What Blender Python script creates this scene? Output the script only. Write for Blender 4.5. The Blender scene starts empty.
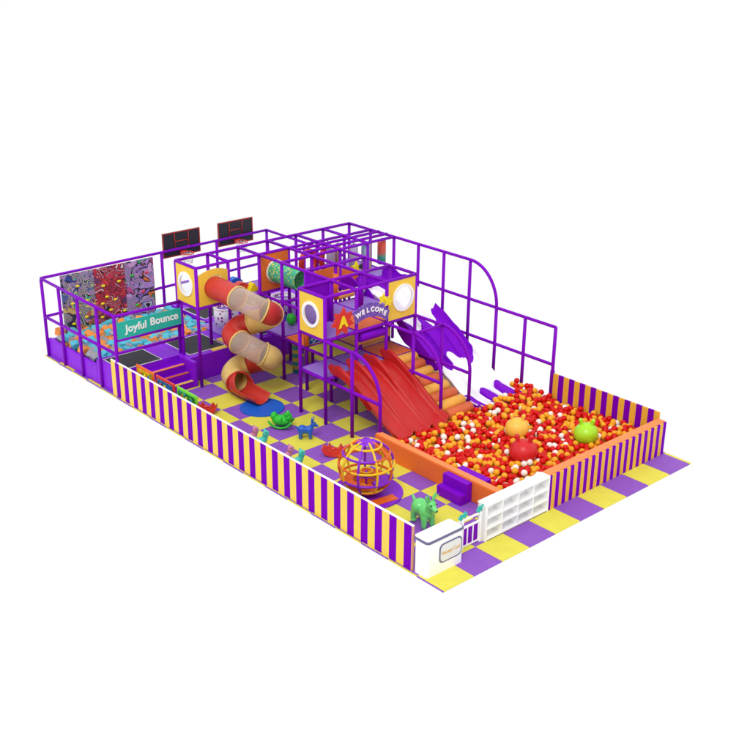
import bpy, bmesh, math, random
from mathutils import Vector, Matrix, noise
random.seed(7)
PI = math.pi
sc = bpy.context.scene
COL = sc.collection

# ------------------------------------------------------------------ materials
def lin(h, k=1.0):
    h = h.lstrip('#')
    o = []
    for i in (0, 2, 4):
        c = int(h[i:i+2], 16) / 255
        c = c / 12.92 if c <= 0.04045 else ((c + 0.055) / 1.055) ** 2.4
        o.append(min(1, c * k))
    return (*o, 1)

def mat(name, hexc, rough=0.5, var=0.06, bump=0.0, scale=6.0, spec=0.35, coat=0.0, k=0.88):
    m = bpy.data.materials.new(name); m.use_nodes = True
    nt = m.node_tree; b = nt.nodes['Principled BSDF']
    c = lin(hexc, k)
    tc = nt.nodes.new('ShaderNodeTexCoord')
    n = nt.nodes.new('ShaderNodeTexNoise'); n.inputs['Scale'].default_value = scale
    n.inputs['Detail'].default_value = 4
    nt.links.new(tc.outputs['Object'], n.inputs['Vector'])
    r = nt.nodes.new('ShaderNodeValToRGB')
    r.color_ramp.elements[0].position = 0.3; r.color_ramp.elements[1].position = 0.7
    r.color_ramp.elements[0].color = tuple(x * (1 - var) for x in c[:3]) + (1,)
    r.color_ramp.elements[1].color = tuple(min(1, x * (1 + var)) for x in c[:3]) + (1,)
    nt.links.new(n.outputs['Fac'], r.inputs['Fac'])
    nt.links.new(r.outputs['Color'], b.inputs['Base Color'])
    b.inputs['Roughness'].default_value = rough
    b.inputs['Specular IOR Level'].default_value = spec
    b.inputs['Coat Weight'].default_value = coat
    if bump:
        n2 = nt.nodes.new('ShaderNodeTexNoise'); n2.inputs['Scale'].default_value = 90
        nt.links.new(tc.outputs['Object'], n2.inputs['Vector'])
        bp = nt.nodes.new('ShaderNodeBump'); bp.inputs['Strength'].default_value = bump
        bp.inputs['Distance'].default_value = 0.01
        nt.links.new(n2.outputs['Fac'], bp.inputs['Height'])
        nt.links.new(bp.outputs['Normal'], b.inputs['Normal'])
    return m

M = {}
def D(key, *a, **kw): M[key] = mat(key, *a, **kw)
D('frame_purple', '#8808C8', 0.5, 0.05, spec=0.08)
D('pad_purple', '#8408CE', 0.5, 0.07, 0.1, spec=0.08)
D('dark_purple', '#5A0C96', 0.5, 0.07)
D('deck_vinyl', '#9012E4', 0.45, 0.08, 0.15, 2.5, spec=0.2)
D('tile_purple', '#9458C8', 0.62, 0.05, 0.3, 3)
D('tile_yellow', '#ECE352', 0.62, 0.04, 0.3, 3)
D('light_purple', '#9E78D8', 0.55, 0.05, 0.1)
D('stripe_purple', '#7E02BE', 0.6, 0.05, spec=0.02)
D('stripe_yellow', '#FCD454', 0.5, 0.04)
D('gold', '#F0B83C', 0.5, 0.05)
D('panel_yellow', '#FFD348', 0.45, 0.04)
D('orange', '#F5742C', 0.5, 0.05, 0.1)
D('orange_light', '#FF9250', 0.5, 0.05, 0.1)
D('roll_yellow', '#F8B44C', 0.5, 0.05, 0.1)
D('roll_brown', '#DE6A3C', 0.5, 0.05, 0.1)
D('white', '#FAFAFA', 0.45, 0.02, k=0.97)
D('slide_white', '#FBFAFC', 0.3, 0.02, k=0.98)
D('offwhite', '#EFEFEB', 0.5, 0.02)
D('red_plastic', '#E23A34', 0.3, 0.06, coat=0.2)
D('red_slide', '#CC2422', 0.38, 0.05, coat=0.1)
D('tube_red', '#D03A30', 0.4, 0.08)
D('tube_yellow', '#EFCB78', 0.4, 0.06)
D('black', '#2B2B33', 0.6, 0.1)
D('tramp_bed', '#33323B', 0.7, 0.15, 0.3, 12)
D('blue', '#1566D8', 0.45, 0.05)
D('blue_toy', '#1A62D0', 0.3, 0.06, coat=0.3)
D('teal', '#2CC2B0', 0.5, 0.04)
D('teal_toy', '#48D0C0', 0.35, 0.06)
D('pink_toy', '#D88CB0', 0.35, 0.06)
D('green_toy', '#6EDE7C', 0.3, 0.12, coat=0.3)
D('green_deep', '#2CC838', 0.35, 0.1)
D('lime', '#AEEB28', 0.3, 0.05, coat=0.2)
D('lime_board', '#7CE23C', 0.4, 0.05)
D('ball_red', '#DA0602', 0.35, 0.05, coat=0.0, spec=0.25)
D('ball_yellow', '#F8AE22', 0.35, 0.06, coat=0.0, spec=0.25)
D('ball_white', '#FAF4EC', 0.3, 0.03, coat=0.2)
D('hop_red', '#D8242C', 0.35, 0.05)
D('hop_yellow', '#FCC850', 0.35, 0.05)
D('foam_cyan', '#5CC6DC', 0.8, 0.1, 0.3)
D('foam_grey', '#A9A6AE', 0.8, 0.1, 0.3)
D('foam_orange', '#F79A4C', 0.8, 0.1, 0.3)
D('slate', '#6C6A90', 0.4, 0.05)
D('tan', '#D8A07A', 0.6, 0.05)
D('star_yellow', '#FDE81C', 0.45, 0.03)
D('text_orange', '#E8B868', 0.5, 0.03)
D('board_blue', '#3A8FB8', 0.4, 0.12)
D('lane_red', '#C8342C', 0.4, 0.05)
D('cage_yellow', '#FBC81E', 0.35, 0.05)
D('cage_orange', '#EE6A20', 0.35, 0.05)
D('cage_purple', '#8A1EDC', 0.35, 0.05)
D('net_white', '#E6E6E6', 0.6, 0.05)
D('seam', '#B8B0D0', 0.6, 0.05)

def nodes_mat(name, rough=0.5):
    m = bpy.data.materials.new(name); m.use_nodes = True
    nt = m.node_tree; b = nt.nodes['Principled BSDF']; b.inputs['Roughness'].default_value = rough
    return m, nt, b

def clear_mat():
    m, nt, b = nodes_mat('clear_tube', 0.25)
    out = nt.nodes['Material Output']
    tr = nt.nodes.new('ShaderNodeBsdfTransparent'); tr.inputs[0].default_value = (0.97, 0.90, 0.82, 1)
    b.inputs['Base Color'].default_value = (0.78, 0.66, 0.57, 1)
    lw = nt.nodes.new('ShaderNodeLayerWeight'); lw.inputs['Blend'].default_value = 0.35
    mr = nt.nodes.new('ShaderNodeMapRange'); mr.inputs[3].default_value = 0.2; mr.inputs[4].default_value = 0.55
    nt.links.new(lw.outputs['Facing'], mr.inputs[0])
    mx = nt.nodes.new('ShaderNodeMixShader')
    nt.links.new(mr.outputs[0], mx.inputs[0])
    nt.links.new(tr.outputs[0], mx.inputs[1]); nt.links.new(b.outputs[0], mx.inputs[2])
    nt.links.new(mx.outputs[0], out.inputs['Surface'])
    return m
M['clear_tube'] = clear_mat()

def dome_mat():
    m, nt, b = nodes_mat('clear_dome', 0.1)
    out = nt.nodes['Material Output']
    tr = nt.nodes.new('ShaderNodeBsdfTransparent'); tr.inputs[0].default_value = (0.94, 0.95, 1, 1)
    b.inputs['Base Color'].default_value = (0.85, 0.87, 0.95, 1)
    mx = nt.nodes.new('ShaderNodeMixShader'); mx.inputs[0].default_value = 0.14
    nt.links.new(tr.outputs[0], mx.inputs[1]); nt.links.new(b.outputs[0], mx.inputs[2])
    nt.links.new(mx.outputs[0], out.inputs['Surface'])
    return m
M['clear_dome'] = dome_mat()

def ramp_mat(name, stops, kind='spots', scale=8, rough=0.5, axis=None, interp='CONSTANT'):
    m, nt, b = nodes_mat(name, rough)
    tc = nt.nodes.new('ShaderNodeTexCoord')
    r = nt.nodes.new('ShaderNodeValToRGB'); r.color_ramp.interpolation = interp
    while len(r.color_ramp.elements) < len(stops): r.color_ramp.elements.new(0.5)
    for e, (p, c) in zip(r.color_ramp.elements, stops): e.position = p; e.color = lin(c, 0.88)
    if kind == 'spots':
        v = nt.nodes.new('ShaderNodeTexVoronoi'); v.inputs['Scale'].default_value = scale
        nt.links.new(tc.outputs['Object'], v.inputs['Vector'])
        nt.links.new(v.outputs['Distance'], r.inputs['Fac'])
    elif kind == 'cells':
        v = nt.nodes.new('ShaderNodeTexVoronoi'); v.inputs['Scale'].default_value = scale
        nt.links.new(tc.outputs['Object'], v.inputs['Vector'])
        s = nt.nodes.new('ShaderNodeSeparateColor'); nt.links.new(v.outputs['Color'], s.inputs[0])
        nt.links.new(s.outputs[0], r.inputs['Fac'])
    elif kind == 'wave':
        w = nt.nodes.new('ShaderNodeTexWave'); w.bands_direction = axis or 'Z'; w.wave_profile = 'SAW'
        w.inputs['Scale'].default_value = scale
        nt.links.new(tc.outputs['Object'], w.inputs['Vector'])
        nt.links.new(w.outputs['Fac'], r.inputs['Fac'])
    elif kind == 'grad':
        s = nt.nodes.new('ShaderNodeSeparateXYZ'); nt.links.new(tc.outputs['Generated'], s.inputs[0])
        nt.links.new(s.outputs[2], r.inputs['Fac'])
    nt.links.new(r.outputs['Color'], b.inputs['Base Color'])
    return m
M['tunnel_spots'] = ramp_mat('tunnel_spots', [(0, '#F8F4B0'), (0.18, '#E8E050'), (0.32, '#54D474'), (0.5, '#40B8D8'), (0.6, '#48C868')], 'spots', 10)
M['drum_dots'] = ramp_mat('drum_dots', [(0, '#5A3FA0'), (0.24, '#C85A90'), (0.33, '#F2EEFA')], 'spots', 7)
M['column_red'] = ramp_mat('column_red', [(0, '#2F7A68'), (0.3, '#3FA088'), (0.55, '#D85A48'), (1, '#E8583C')], 'grad', interp='EASE')
M['column_grey'] = ramp_mat('column_grey', [(0, '#E0B060'), (0.35, '#A8A0B8'), (1, '#8FB0CC')], 'grad', interp='EASE')
M['column_lilac'] = ramp_mat('column_lilac', [(0, '#9A90C8'), (0.5, '#B8A8C8'), (1, '#C8B8D8')], 'grad', interp='EASE')
M['column_tan'] = ramp_mat('column_tan', [(0, '#E8B858'), (0.5, '#B89A80'), (1, '#C8A0A0')], 'grad', interp='EASE')
M['pole_bands'] = ramp_mat('pole_bands', [(0, '#38A8A0'), (0.5, '#D8C84C')], 'wave', 1.1, axis='Z')
M['banner_dots'] = ramp_mat('banner_dots', [(0, '#D8D0F4'), (0.22, '#7048B8')], 'spots', 17)
M['toy_board'] = ramp_mat('toy_board', [(0, '#F0D020'), (0.45, '#E8B818'), (0.6, '#6A9A30'), (0.8, '#F8E838')], 'cells', 14)
M['blue_board'] = ramp_mat('blue_board', [(0, '#3A88C0'), (0.5, '#2E78A8'), (0.72, '#58B0C8'), (0.9, '#285890')], 'cells', 11)
M['green_board'] = ramp_mat('green_board', [(0, '#1E9A3A'), (0.6, '#187838'), (0.78, '#3898C8'), (0.9, '#6ACC48')], 'cells', 9)

def graffiti(name, top, bottom, split=0.4, scale=3.0, seed=0.0, line=0.035, extra=('#E8A0B8', '#40B0A8', '#F0D060')):
    """spray-painted wall panel: warped colour patches with dark outlines, different above and below"""
    m, nt, b = nodes_mat(name, 0.7)
    L = nt.links.new; N = nt.nodes.new
    tc = N('ShaderNodeTexCoord')
    mp = N('ShaderNodeMapping'); mp.inputs['Location'].default_value = (seed, seed * 2, seed * 3)
    L(tc.outputs['Object'], mp.inputs[0])
    nz = N('ShaderNodeTexNoise'); nz.inputs['Scale'].default_value = 1.6; nz.inputs['Detail'].default_value = 2
    L(mp.outputs[0], nz.inputs['Vector'])
    ml = N('ShaderNodeVectorMath'); ml.operation = 'MULTIPLY_ADD'
    ml.inputs[1].default_value = (1.4, 1.4, 1.4)
    L(nz.outputs['Color'], ml.inputs[0]); L(mp.outputs[0], ml.inputs[2])
    def layer(cols, scl):
        v = N('ShaderNodeTexVoronoi'); v.inputs['Scale'].default_value = scl
        L(ml.outputs[0], v.inputs['Vector'])
        s = N('ShaderNodeSeparateColor'); L(v.outputs['Color'], s.inputs[0])
        r = N('ShaderNodeValToRGB'); r.color_ramp.interpolation = 'CONSTANT'
        while len(r.color_ramp.elements) < len(cols): r.color_ramp.elements.new(0.5)
        for i, (e, c) in enumerate(zip(r.color_ramp.elements, cols)): e.position = i / len(cols); e.color = lin(c, 0.8)
        L(s.outputs[0], r.inputs['Fac'])
        e = N('ShaderNodeTexVoronoi'); e.feature = 'DISTANCE_TO_EDGE'; e.inputs['Scale'].default_value = scl
        L(ml.outputs[0], e.inputs['Vector'])
        lt = N('ShaderNodeMath'); lt.operation = 'LESS_THAN'; lt.inputs[1].default_value = line
        L(e.outputs['Distance'], lt.inputs[0])
        mx = N('ShaderNodeMix'); mx.data_type = 'RGBA'; mx.inputs[7].default_value = lin('#1A1226')
        L(lt.outputs[0], mx.inputs[0]); L(r.outputs['Color'], mx.inputs[6])
        return mx.outputs[2]
    a = layer(top, scale); c = layer(bottom, scale * 1.3)
    sp = N('ShaderNodeSeparateXYZ'); L(tc.outputs['Generated'], sp.inputs[0])
    ad = N('ShaderNodeMath'); ad.operation = 'MULTIPLY_ADD'; ad.inputs[1].default_value = 0.25
    L(nz.outputs['Fac'], ad.inputs[0]); L(sp.outputs[2], ad.inputs[2])
    gt = N('ShaderNodeMapRange'); gt.inputs[1].default_value = split + 0.09; gt.inputs[2].default_value = split + 0.17
    L(ad.outputs[0], gt.inputs[0])
    mx = N('ShaderNodeMix'); mx.data_type = 'RGBA'
    L(gt.outputs[0], mx.inputs[0]); L(c, mx.inputs[6]); L(a, mx.inputs[7])
    fz = N('ShaderNodeTexNoise'); fz.inputs['Scale'].default_value = 5; fz.inputs['Detail'].default_value = 6
    L(mp.outputs[0], fz.inputs['Vector'])
    sw = N('ShaderNodeTexNoise'); sw.inputs['Scale'].default_value = 1.5; sw.inputs['Detail'].default_value = 0; sw.inputs['Distortion'].default_value = 0.9
    L(mp.outputs[0], sw.inputs['Vector'])
    mu = N('ShaderNodeMath'); mu.operation = 'MULTIPLY'; mu.inputs[1].default_value = 9; L(sw.outputs['Fac'], mu.inputs[0])
    frc = N('ShaderNodeMath'); frc.operation = 'FRACT'; L(mu.outputs[0], frc.inputs[0])
    sr = N('ShaderNodeValToRGB'); sr.color_ramp.interpolation = 'CONSTANT'
    pal = ['#15101E', top[0], top[3], extra[0], '#15101E', extra[1], extra[2], top[2]]
    pos = [0, 0.13, 0.3, 0.44, 0.54, 0.64, 0.78, 0.88]
    while len(sr.color_ramp.elements) < 8: sr.color_ramp.elements.new(0.5)
    for e_, p_, c_ in zip(sr.color_ramp.elements, pos, pal): e_.position = p_; e_.color = lin(c_, 0.85)
    L(frc.outputs[0], sr.inputs['Fac'])
    mk = N('ShaderNodeTexNoise'); mk.inputs['Scale'].default_value = 2.3; L(mp.outputs[0], mk.inputs['Vector'])
    mkr = N('ShaderNodeMath'); mkr.operation = 'GREATER_THAN'; mkr.inputs[1].default_value = 0.49; L(mk.outputs['Fac'], mkr.inputs[0])
    m3 = N('ShaderNodeMix'); m3.data_type = 'RGBA'; L(mkr.outputs[0], m3.inputs[0]); L(mx.outputs[2], m3.inputs[6]); L(sr.outputs['Color'], m3.inputs[7])
    mx = m3
    m2 = N('ShaderNodeMix'); m2.data_type = 'RGBA'; m2.blend_type = 'OVERLAY'; m2.inputs[0].default_value = 0.4
    L(mx.outputs[2], m2.inputs[6]); L(fz.outputs['Color'], m2.inputs[7])
    L(m2.outputs[2], b.inputs['Base Color'])
    return m
M['graffiti_a'] = graffiti('graffiti_a', ['#9E8FB6', '#C09FC4', '#5C6CA8', '#A08CB8', '#3448A0', '#C0A8C8'], ['#C86A58', '#8A6A3A', '#3A3050', '#D89058', '#7A4A90', '#E0C070', '#605080'], 0.5, 2.6, 1.3, 0.03)
M['graffiti_b'] = graffiti('graffiti_b', ['#D02848', '#C82C40', '#D83A50', '#B02848', '#E04048', '#7C3A78'], ['#B83048', '#5A3A50', '#C8C0C8', '#7A2A60', '#343040', '#D86070'], 0.33, 3.6, 4.1, 0.04, ('#F06868', '#8A2868', '#E8E0E0'))
M['graffiti_c'] = graffiti('graffiti_c', ['#C494DC', '#D058A0', '#A47CD0', '#C088D0', '#F07838', '#A888D8', '#D8A8E0', '#3CB870'], ['#A878C0', '#D0589C', '#7A58A8', '#E88838', '#B8A0D0', '#48B878'], 0.3, 2.6, 8.6, 0.07, ('#E890C8', '#D8C0E8', '#30A878'))

# ------------------------------------------------------------------ mesh building
class MB:
    def __init__(s): s.v = []; s.f = []; s.m = []; s.sm = []
    def add(s, vs, fs, mi=0, smooth=False):
        o = len(s.v); s.v += [tuple(v) for v in vs]
        for f in fs: s.f.append(tuple(o + i for i in f)); s.m.append(mi); s.sm.append(smooth)
    def box(s, x0, y0, z0, x1, y1, z1, mi=0):
        if x0 > x1: x0, x1 = x1, x0
        if y0 > y1: y0, y1 = y1, y0
        if z0 > z1: z0, z1 = z1, z0
        vs = [(x, y, z) for x in (x0, x1) for y in (y0, y1) for z in (z0, z1)]
        s.add(vs, [(0, 1, 3, 2), (4, 6, 7, 5), (0, 4, 5, 1), (2, 3, 7, 6), (0, 2, 6, 4), (1, 5, 7, 3)], mi); return s
    def obox(s, c, sx, sy, sz, R, mi=0):
        vs = [Vector(c) + R @ Vector((x * sx / 2, y * sy / 2, z * sz / 2)) for x in (-1, 1) for y in (-1, 1) for z in (-1, 1)]
        s.add(vs, [(0, 1, 3, 2), (4, 6, 7, 5), (0, 4, 5, 1), (2, 3, 7, 6), (0, 2, 6, 4), (1, 5, 7, 3)], mi); return s
    def tube(s, pts, r, seg=10, mi=0, caps=True, closed=False, inner=None, rs=None):
        pts = [Vector(p) for p in pts]; n = len(pts)
        T = []
        for i in range(n):
            a = pts[(i - 1) % n] if (closed or i > 0) else pts[i]
            b = pts[(i + 1) % n] if (closed or i < n - 1) else pts[i]
            T.append((b - a).normalized())
        up = Vector((0, 0, 1)) if abs(T[0].z) < 0.9 else Vector((1, 0, 0))
        U = (up - T[0] * up.dot(T[0])).normalized()
        def shell(rad, flip):
            nonlocal U
            u = U.copy(); vs = []
            for i in range(n):
                u = (u - T[i] * u.dot(T[i])).normalized(); w = T[i].cross(u)
                rr = rad * (rs[i] if rs else 1)
                for k in range(seg):
                    a = 2 * PI * k / seg
                    vs.append(pts[i] + u * rr * math.cos(a) + w * rr * math.sin(a))
            fs = []
            for i in range(n if closed else n - 1):
                j = (i + 1) % n
                for k in range(seg):
                    l = (k + 1) % seg
                    q = (i * seg + k, i * seg + l, j * seg + l, j * seg + k)
                    fs.append(q[::-1] if flip else q)
            return vs, fs
        vs, fs = shell(r, False)
        if inner is None:
            if caps and not closed:
                fs.append(tuple(range(seg))[::-1]); fs.append(tuple((n - 1) * seg + k for k in range(seg)))
            s.add(vs, fs, mi, True)
        else:
            vi, fi = shell(inner, True); o = len(vs)
            fs += [tuple(o + q for q in f) for f in fi]
            for e, fl in ((0, False), ((n - 1) * seg, True)):
                for k in range(seg):
                    l = (k + 1) % seg; q = (e + k, o + e + k, o + e + l, e + l)
                    fs.append(q if not fl else q[::-1])
            s.add(vs + vi, fs, mi, True)
        return s
    def ball(s, c, r, sc=(1, 1, 1), seg=16, rings=10, mi=0, R=None):
        vs = [(0, 0, 1)]
        for i in range(1, rings):
            t = PI * i / rings
            for k in range(seg):
                a = 2 * PI * k / seg
                vs.append((math.sin(t) * math.cos(a), math.sin(t) * math.sin(a), math.cos(t)))
        vs.append((0, 0, -1))
        out = []
        for v in vs:
            q = Vector((v[0] * sc[0] * r, v[1] * sc[1] * r, v[2] * sc[2] * r))
            if R: q = R @ q
            out.append(q + Vector(c))
        fs = []
        for k in range(seg): fs.append((0, 1 + k, 1 + (k + 1) % seg))
        for i in range(rings - 2):
            for k in range(seg):
                a = 1 + i * seg + k; b = 1 + i * seg + (k + 1) % seg
                fs.append((a, a + seg, b + seg, b))
        l = len(vs) - 1; o = 1 + (rings - 2) * seg
        for k in range(seg): fs.append((o + k, l, o + (k + 1) % seg))
        s.add(out, fs, mi, True); return s
    def prism(s, pts, o, U, V, W, mi=0, mi_side=None):
        """2-D outline pts placed at o + u*U + v*V, extruded along W"""
        o = Vector(o); U = Vector(U); V = Vector(V); W = Vector(W); n = len(pts)
        a = [o + U * p[0] + V * p[1] for p in pts]; b = [q + W for q in a]
        flip = (U.cross(V)).dot(W) < 0
        A = tuple(range(n)); B = tuple(range(n, 2 * n))
        area = sum(pts[i][0] * pts[(i + 1) % n][1] - pts[(i + 1) % n][0] * pts[i][1] for i in range(n))
        if area < 0: flip = not flip
        f1 = [A[::-1], B] if not flip else [A, B[::-1]]
        s.add(a + b, f1, mi)
        fs = []
        for i in range(n):
            j = (i + 1) % n; q = (i, j, n + j, n + i)
            fs.append(q if not flip else q[::-1])
        s.add(a + b, fs, mi if mi_side is None else mi_side)
        return s
    def plate(s, w, h, holes, o, U, V, W, mi=0, seg=40):
        """rectangular plate w x h with ONE round hole (cx, cy, r), thickness W"""
        cx, cy, r = holes
        o = Vector(o); U = Vector(U); V = Vector(V); W = Vector(W)
        inner = []; outer = []
        for k in range(seg):
            a = 2 * PI * (k + 0.5) / seg; c, sn = math.cos(a), math.sin(a)
            inner.append((cx + r * c, cy + r * sn))
            t = 1e9
            if c > 1e-6: t = min(t, (w - cx) / c)
            if c < -1e-6: t = min(t, -cx / c)
            if sn > 1e-6: t = min(t, (h - cy) / sn)
            if sn < -1e-6: t = min(t, -cy / sn)
            outer.append((cx + t * c, cy + t * sn))
        # snap nearest outer points to corners
        for cn in ((0, 0), (w, 0), (w, h), (0, h)):
            i = min(range(seg), key=lambda q: (outer[q][0] - cn[0]) ** 2 + (outer[q][1] - cn[1]) ** 2)
            outer[i] = cn
        P = lambda q: o + U * q[0] + V * q[1]
        vs = [P(q) for q in inner] + [P(q) for q in outer] + [P(q) + W for q in inner] + [P(q) + W for q in outer]
        fs = []; n = seg
        for k in range(n):
            l = (k + 1) % n
            fs += [(k, n + k, n + l, l), (2 * n + k, 2 * n + l, 3 * n + l, 3 * n + k), (k, l, 2 * n + l, 2 * n + k), (n + k, 3 * n + k, 3 * n + l, n + l)]
        s.add(vs, fs, mi); return s
    def build(s, name, mats, parent=None, loc=None, bevel=0, mesh_name=None):
        me = bpy.data.meshes.new(mesh_name or name)
        off = Vector((0, 0, 0))
        if parent is not None and not loc: off = Vector(parent.location)
        if loc: off = Vector(loc)
        me.from_pydata([tuple(Vector(v) - off) for v in s.v], [], s.f)
        for mm in (mats if isinstance(mats, (list, tuple)) else [mats]): me.materials.append(M[mm] if isinstance(mm, str) else mm)
        for p, mi, sm in zip(me.polygons, s.m, s.sm): p.material_index = mi; p.use_smooth = sm
        bm = bmesh.new(); bm.from_mesh(me); bmesh.ops.recalc_face_normals(bm, faces=bm.faces); bm.to_mesh(me); bm.free()
        me.update()
        o = bpy.data.objects.new(name, me); COL.objects.link(o)
        if parent is not None: o.parent = parent
        elif loc: o.location = loc
        if bevel:
            b = o.modifiers.new('bevel', 'BEVEL'); b.width = bevel; b.segments = 2; b.limit_method = 'ANGLE'
        return o

def thing(name, label, cat, loc=(0, 0, 0), group=None, kind=None):
    o = bpy.data.objects.new(name, None); COL.objects.link(o); o.location = loc
    o.empty_display_size = 0.2
    o['label'] = label; o['category'] = cat
    if group: o['group'] = group
    if kind: o['kind'] = kind
    return o
def tag(o, label, cat, group=None, kind=None):
    o['label'] = label; o['category'] = cat
    if group: o['group'] = group
    if kind: o['kind'] = kind
    return o
def copy_tree(o, parent=None, loc=None):
    c = o.copy(); COL.objects.link(c)
    if parent is not None: c.parent = parent
    if loc is not None: c.location = loc
    for ch in [q for q in o.children]: copy_tree(ch, c)
    return c

def text_obj(name, body, size, matname, parent, o, U, V, extrude=0.012, bold=0.0, align='CENTER', shear=0, rot=None):
    cu = bpy.data.curves.new(name + '_curve', 'FONT'); cu.body = body; cu.size = size
    cu.extrude = extrude; cu.offset = bold; cu.align_x = align; cu.align_y = 'CENTER'; cu.shear = shear
    t = bpy.data.objects.new('tmp', cu); COL.objects.link(t)
    dg = bpy.context.evaluated_depsgraph_get(); dg.update()
    me = bpy.data.meshes.new_from_object(t.evaluated_get(dg))
    bpy.data.objects.remove(t); bpy.data.curves.remove(cu)
    me.materials.clear(); me.materials.append(M[matname])
    U = Vector(U).normalized(); V = Vector(V).normalized(); W = U.cross(V)
    R = Matrix((U, V, W)).transposed()
    off = Vector(parent.location) if parent is not None else Vector((0, 0, 0))
    for v in me.vertices: v.co = R @ v.co + Vector(o) - off
    ob = bpy.data.objects.new(name, me); COL.objects.link(ob)
    if parent is not None: ob.parent = parent
    return ob

def catmull(P, n=8):
    P = [Vector(p) for p in P]; Q = [P[0] * 2 - P[1]] + P + [P[-1] * 2 - P[-2]]; out = []
    for i in range(1, len(Q) - 2):
        for k in range(n):
            t = k / n; a, b, c, d = Q[i - 1], Q[i], Q[i + 1], Q[i + 2]
            out.append(0.5 * ((2 * b) + (c - a) * t + (2 * a - 5 * b + 4 * c - d) * t * t + (3 * b - a - 3 * c + d) * t ** 3))
    out.append(P[-1]); return out

# ------------------------------------------------------------------ world, light, camera
w = bpy.data.worlds.new('World'); sc.world = w; w.use_nodes = True
bg = w.node_tree.nodes['Background']; bg.inputs[0].default_value = (1, 1, 1, 1); bg.inputs[1].default_value = 1.0
sun = bpy.data.lights.new('key_light', 'SUN'); sun.energy = 1.35; sun.angle = math.radians(22); sun.color = (1, 0.985, 0.96)
so = bpy.data.objects.new('key_light', sun); COL.objects.link(so)
d = Vector((0.62, 0.42, -1.0)).normalized()        # travelling away from the viewer's left
so.rotation_euler = d.to_track_quat('-Z', 'Y').to_euler()
so.location = (-6, -5, 12)

cam = bpy.data.cameras.new('camera'); co = bpy.data.objects.new('camera', cam); COL.objects.link(co); sc.camera = co
cam.sensor_width = 36; cam.lens = 36 * 1116.93105 / 750; cam.clip_end = 300
Rr = ((0.74470691, -0.66732387, 0.00951166), (-0.24637345, -0.28813245, -0.92535389), (0.62025135, 0.68677401, -0.37898511))
X, Yd, Zf = (Vector(r) for r in Rr)
mw = Matrix((X, -Yd, -Zf)).transposed().to_4x4(); mw.translation = Vector((-16.0254210, -15.1712093, 14.4470519))
co.matrix_world = mw
sc.view_settings.view_transform = 'Standard'; sc.view_settings.look = 'None'; sc.view_settings.exposure = 0
sc.cycles.max_bounces = 8; sc.cycles.transparent_max_bounces = 16

# ------------------------------------------------------------------ floor mats
fl = MB()
x0, x1, y0, y1 = -0.03, 10.1, 0.106, 19.97
xs = [x0] + [float(i) for i in range(0, 11)] + [x1]
ys = [y0] + [float(j) for j in range(1, 20)] + [y1]
G = 0.006
for i in range(len(xs) - 1):
    for j in range(len(ys) - 1):
        a, b = (xs[i], xs[i + 1]), (ys[j], ys[j + 1])
        par = (i - 1 + j) % 2
        g0 = G if i else 0
        fl.box(a[0] + 0.003, b[0] + 0.003, -0.03, a[1] - 0.003, b[1] - 0.003, 0.0, 0 if par == 0 else 1)
floor = fl.build('floor', ['tile_yellow', 'tile_purple'])
floor['kind'] = 'structure'; floor['label'] = 'yellow and purple checkerboard foam mat floor'
u = MB(); u.box(x0 + 0.01, y0 + 0.01, -0.034, x1 - 0.01, y1 - 0.01, -0.008, 0)
fu = u.build('floor_underlay', ['tile_purple']); fu.parent = floor

# ------------------------------------------------------------------ fences (low striped walls)
def striped_wall(t, axis, c0, c1, fixed, thick, z1, period, first, m_a='stripe_yellow', m_b='stripe_purple', cap='white', name='striped_panel', frac=0.5, capz=0.03, capm=None):
    """stripes of colour along one panel; pattern kept inside one mesh"""
    b = MB(); a = c0; k = first; s = 1 if c1 > c0 else -1
    while (c1 - a) * s > 1e-4:
        wdt = period * (frac if k == 1 else 1 - frac)
        e = a + s * wdt
        if (e - c1) * s > 0: e = c1
        if axis == 'y': b.box(fixed, a, 0.001, fixed + thick, e, z1, k)
        else: b.box(a, fixed, 0.001, e, fixed + thick, z1, k)
        a = e; k = 1 - k
    return b.build(name, [m_a, m_b], t)

t = thing('striped_fence', 'long yellow and purple striped low fence with white top edge on the near left side', 'fence', (0.12, 8.4, 0))
striped_wall(t, 'y', 15.30, 1.26, 0.03, 0.05, 1.215, 0.52, 0)
MB().box(0.026, 1.22, 1.216, 0.084, 15.31, 1.238).build('top_cap', 'white', t)
MB().box(0.025, 1.225, 0.001, 0.085, 1.257, 1.215).build('end_trim', 'tan', t)

t = thing('striped_fence', 'low wall of gold and purple stripes behind the ball pit at the far right', 'fence', (9.98, 3.3, 0))
striped_wall(t, 'y', 5.24, 1.28, 9.98, 0.05, 1.22, 0.42, 0, 'gold', 'stripe_purple')
MB().box(9.96, 5.245, 0.001, 10.05, 5.36, 1.30).build('end_post', 'pad_purple', t)

# ball pit walls
pit = thing('ball_pit', 'orange padded ball pit surround with striped outer face and open top', 'ball pit', (6.8, 3.5, 0))
striped_wall(pit, 'x', 9.97, 4.80, 1.0, 0.04, 1.02, 0.30, 1, 'gold', 'stripe_purple', name='striped_face', frac=0.5)
MB().box(4.80, 1.041, 0.001, 9.975, 1.30, 1.045).build('front_wall', 'orange_light', pit, bevel=0.015)
MB().box(3.62, 1.302, 0.001, 4.80, 1.45, 0.85).build('front_wall', 'orange', pit, bevel=0.015)
# cut shorter behind the shelf: left wall
MB().box(3.62, 1.451, 0.001, 3.86, 6.56, 0.60).build('side_wall', 'orange', pit, bevel=0.02)
MB().box(3.635, 1.455, 0.602, 3.845, 6.55, 0.625).build('wall_cap', 'orange_light', pit, bevel=0.01)
MB().box(3.861, 1.451, 0.003, 9.975, 6.55, 0.30).build('pit_base', 'gold', pit)

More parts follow.
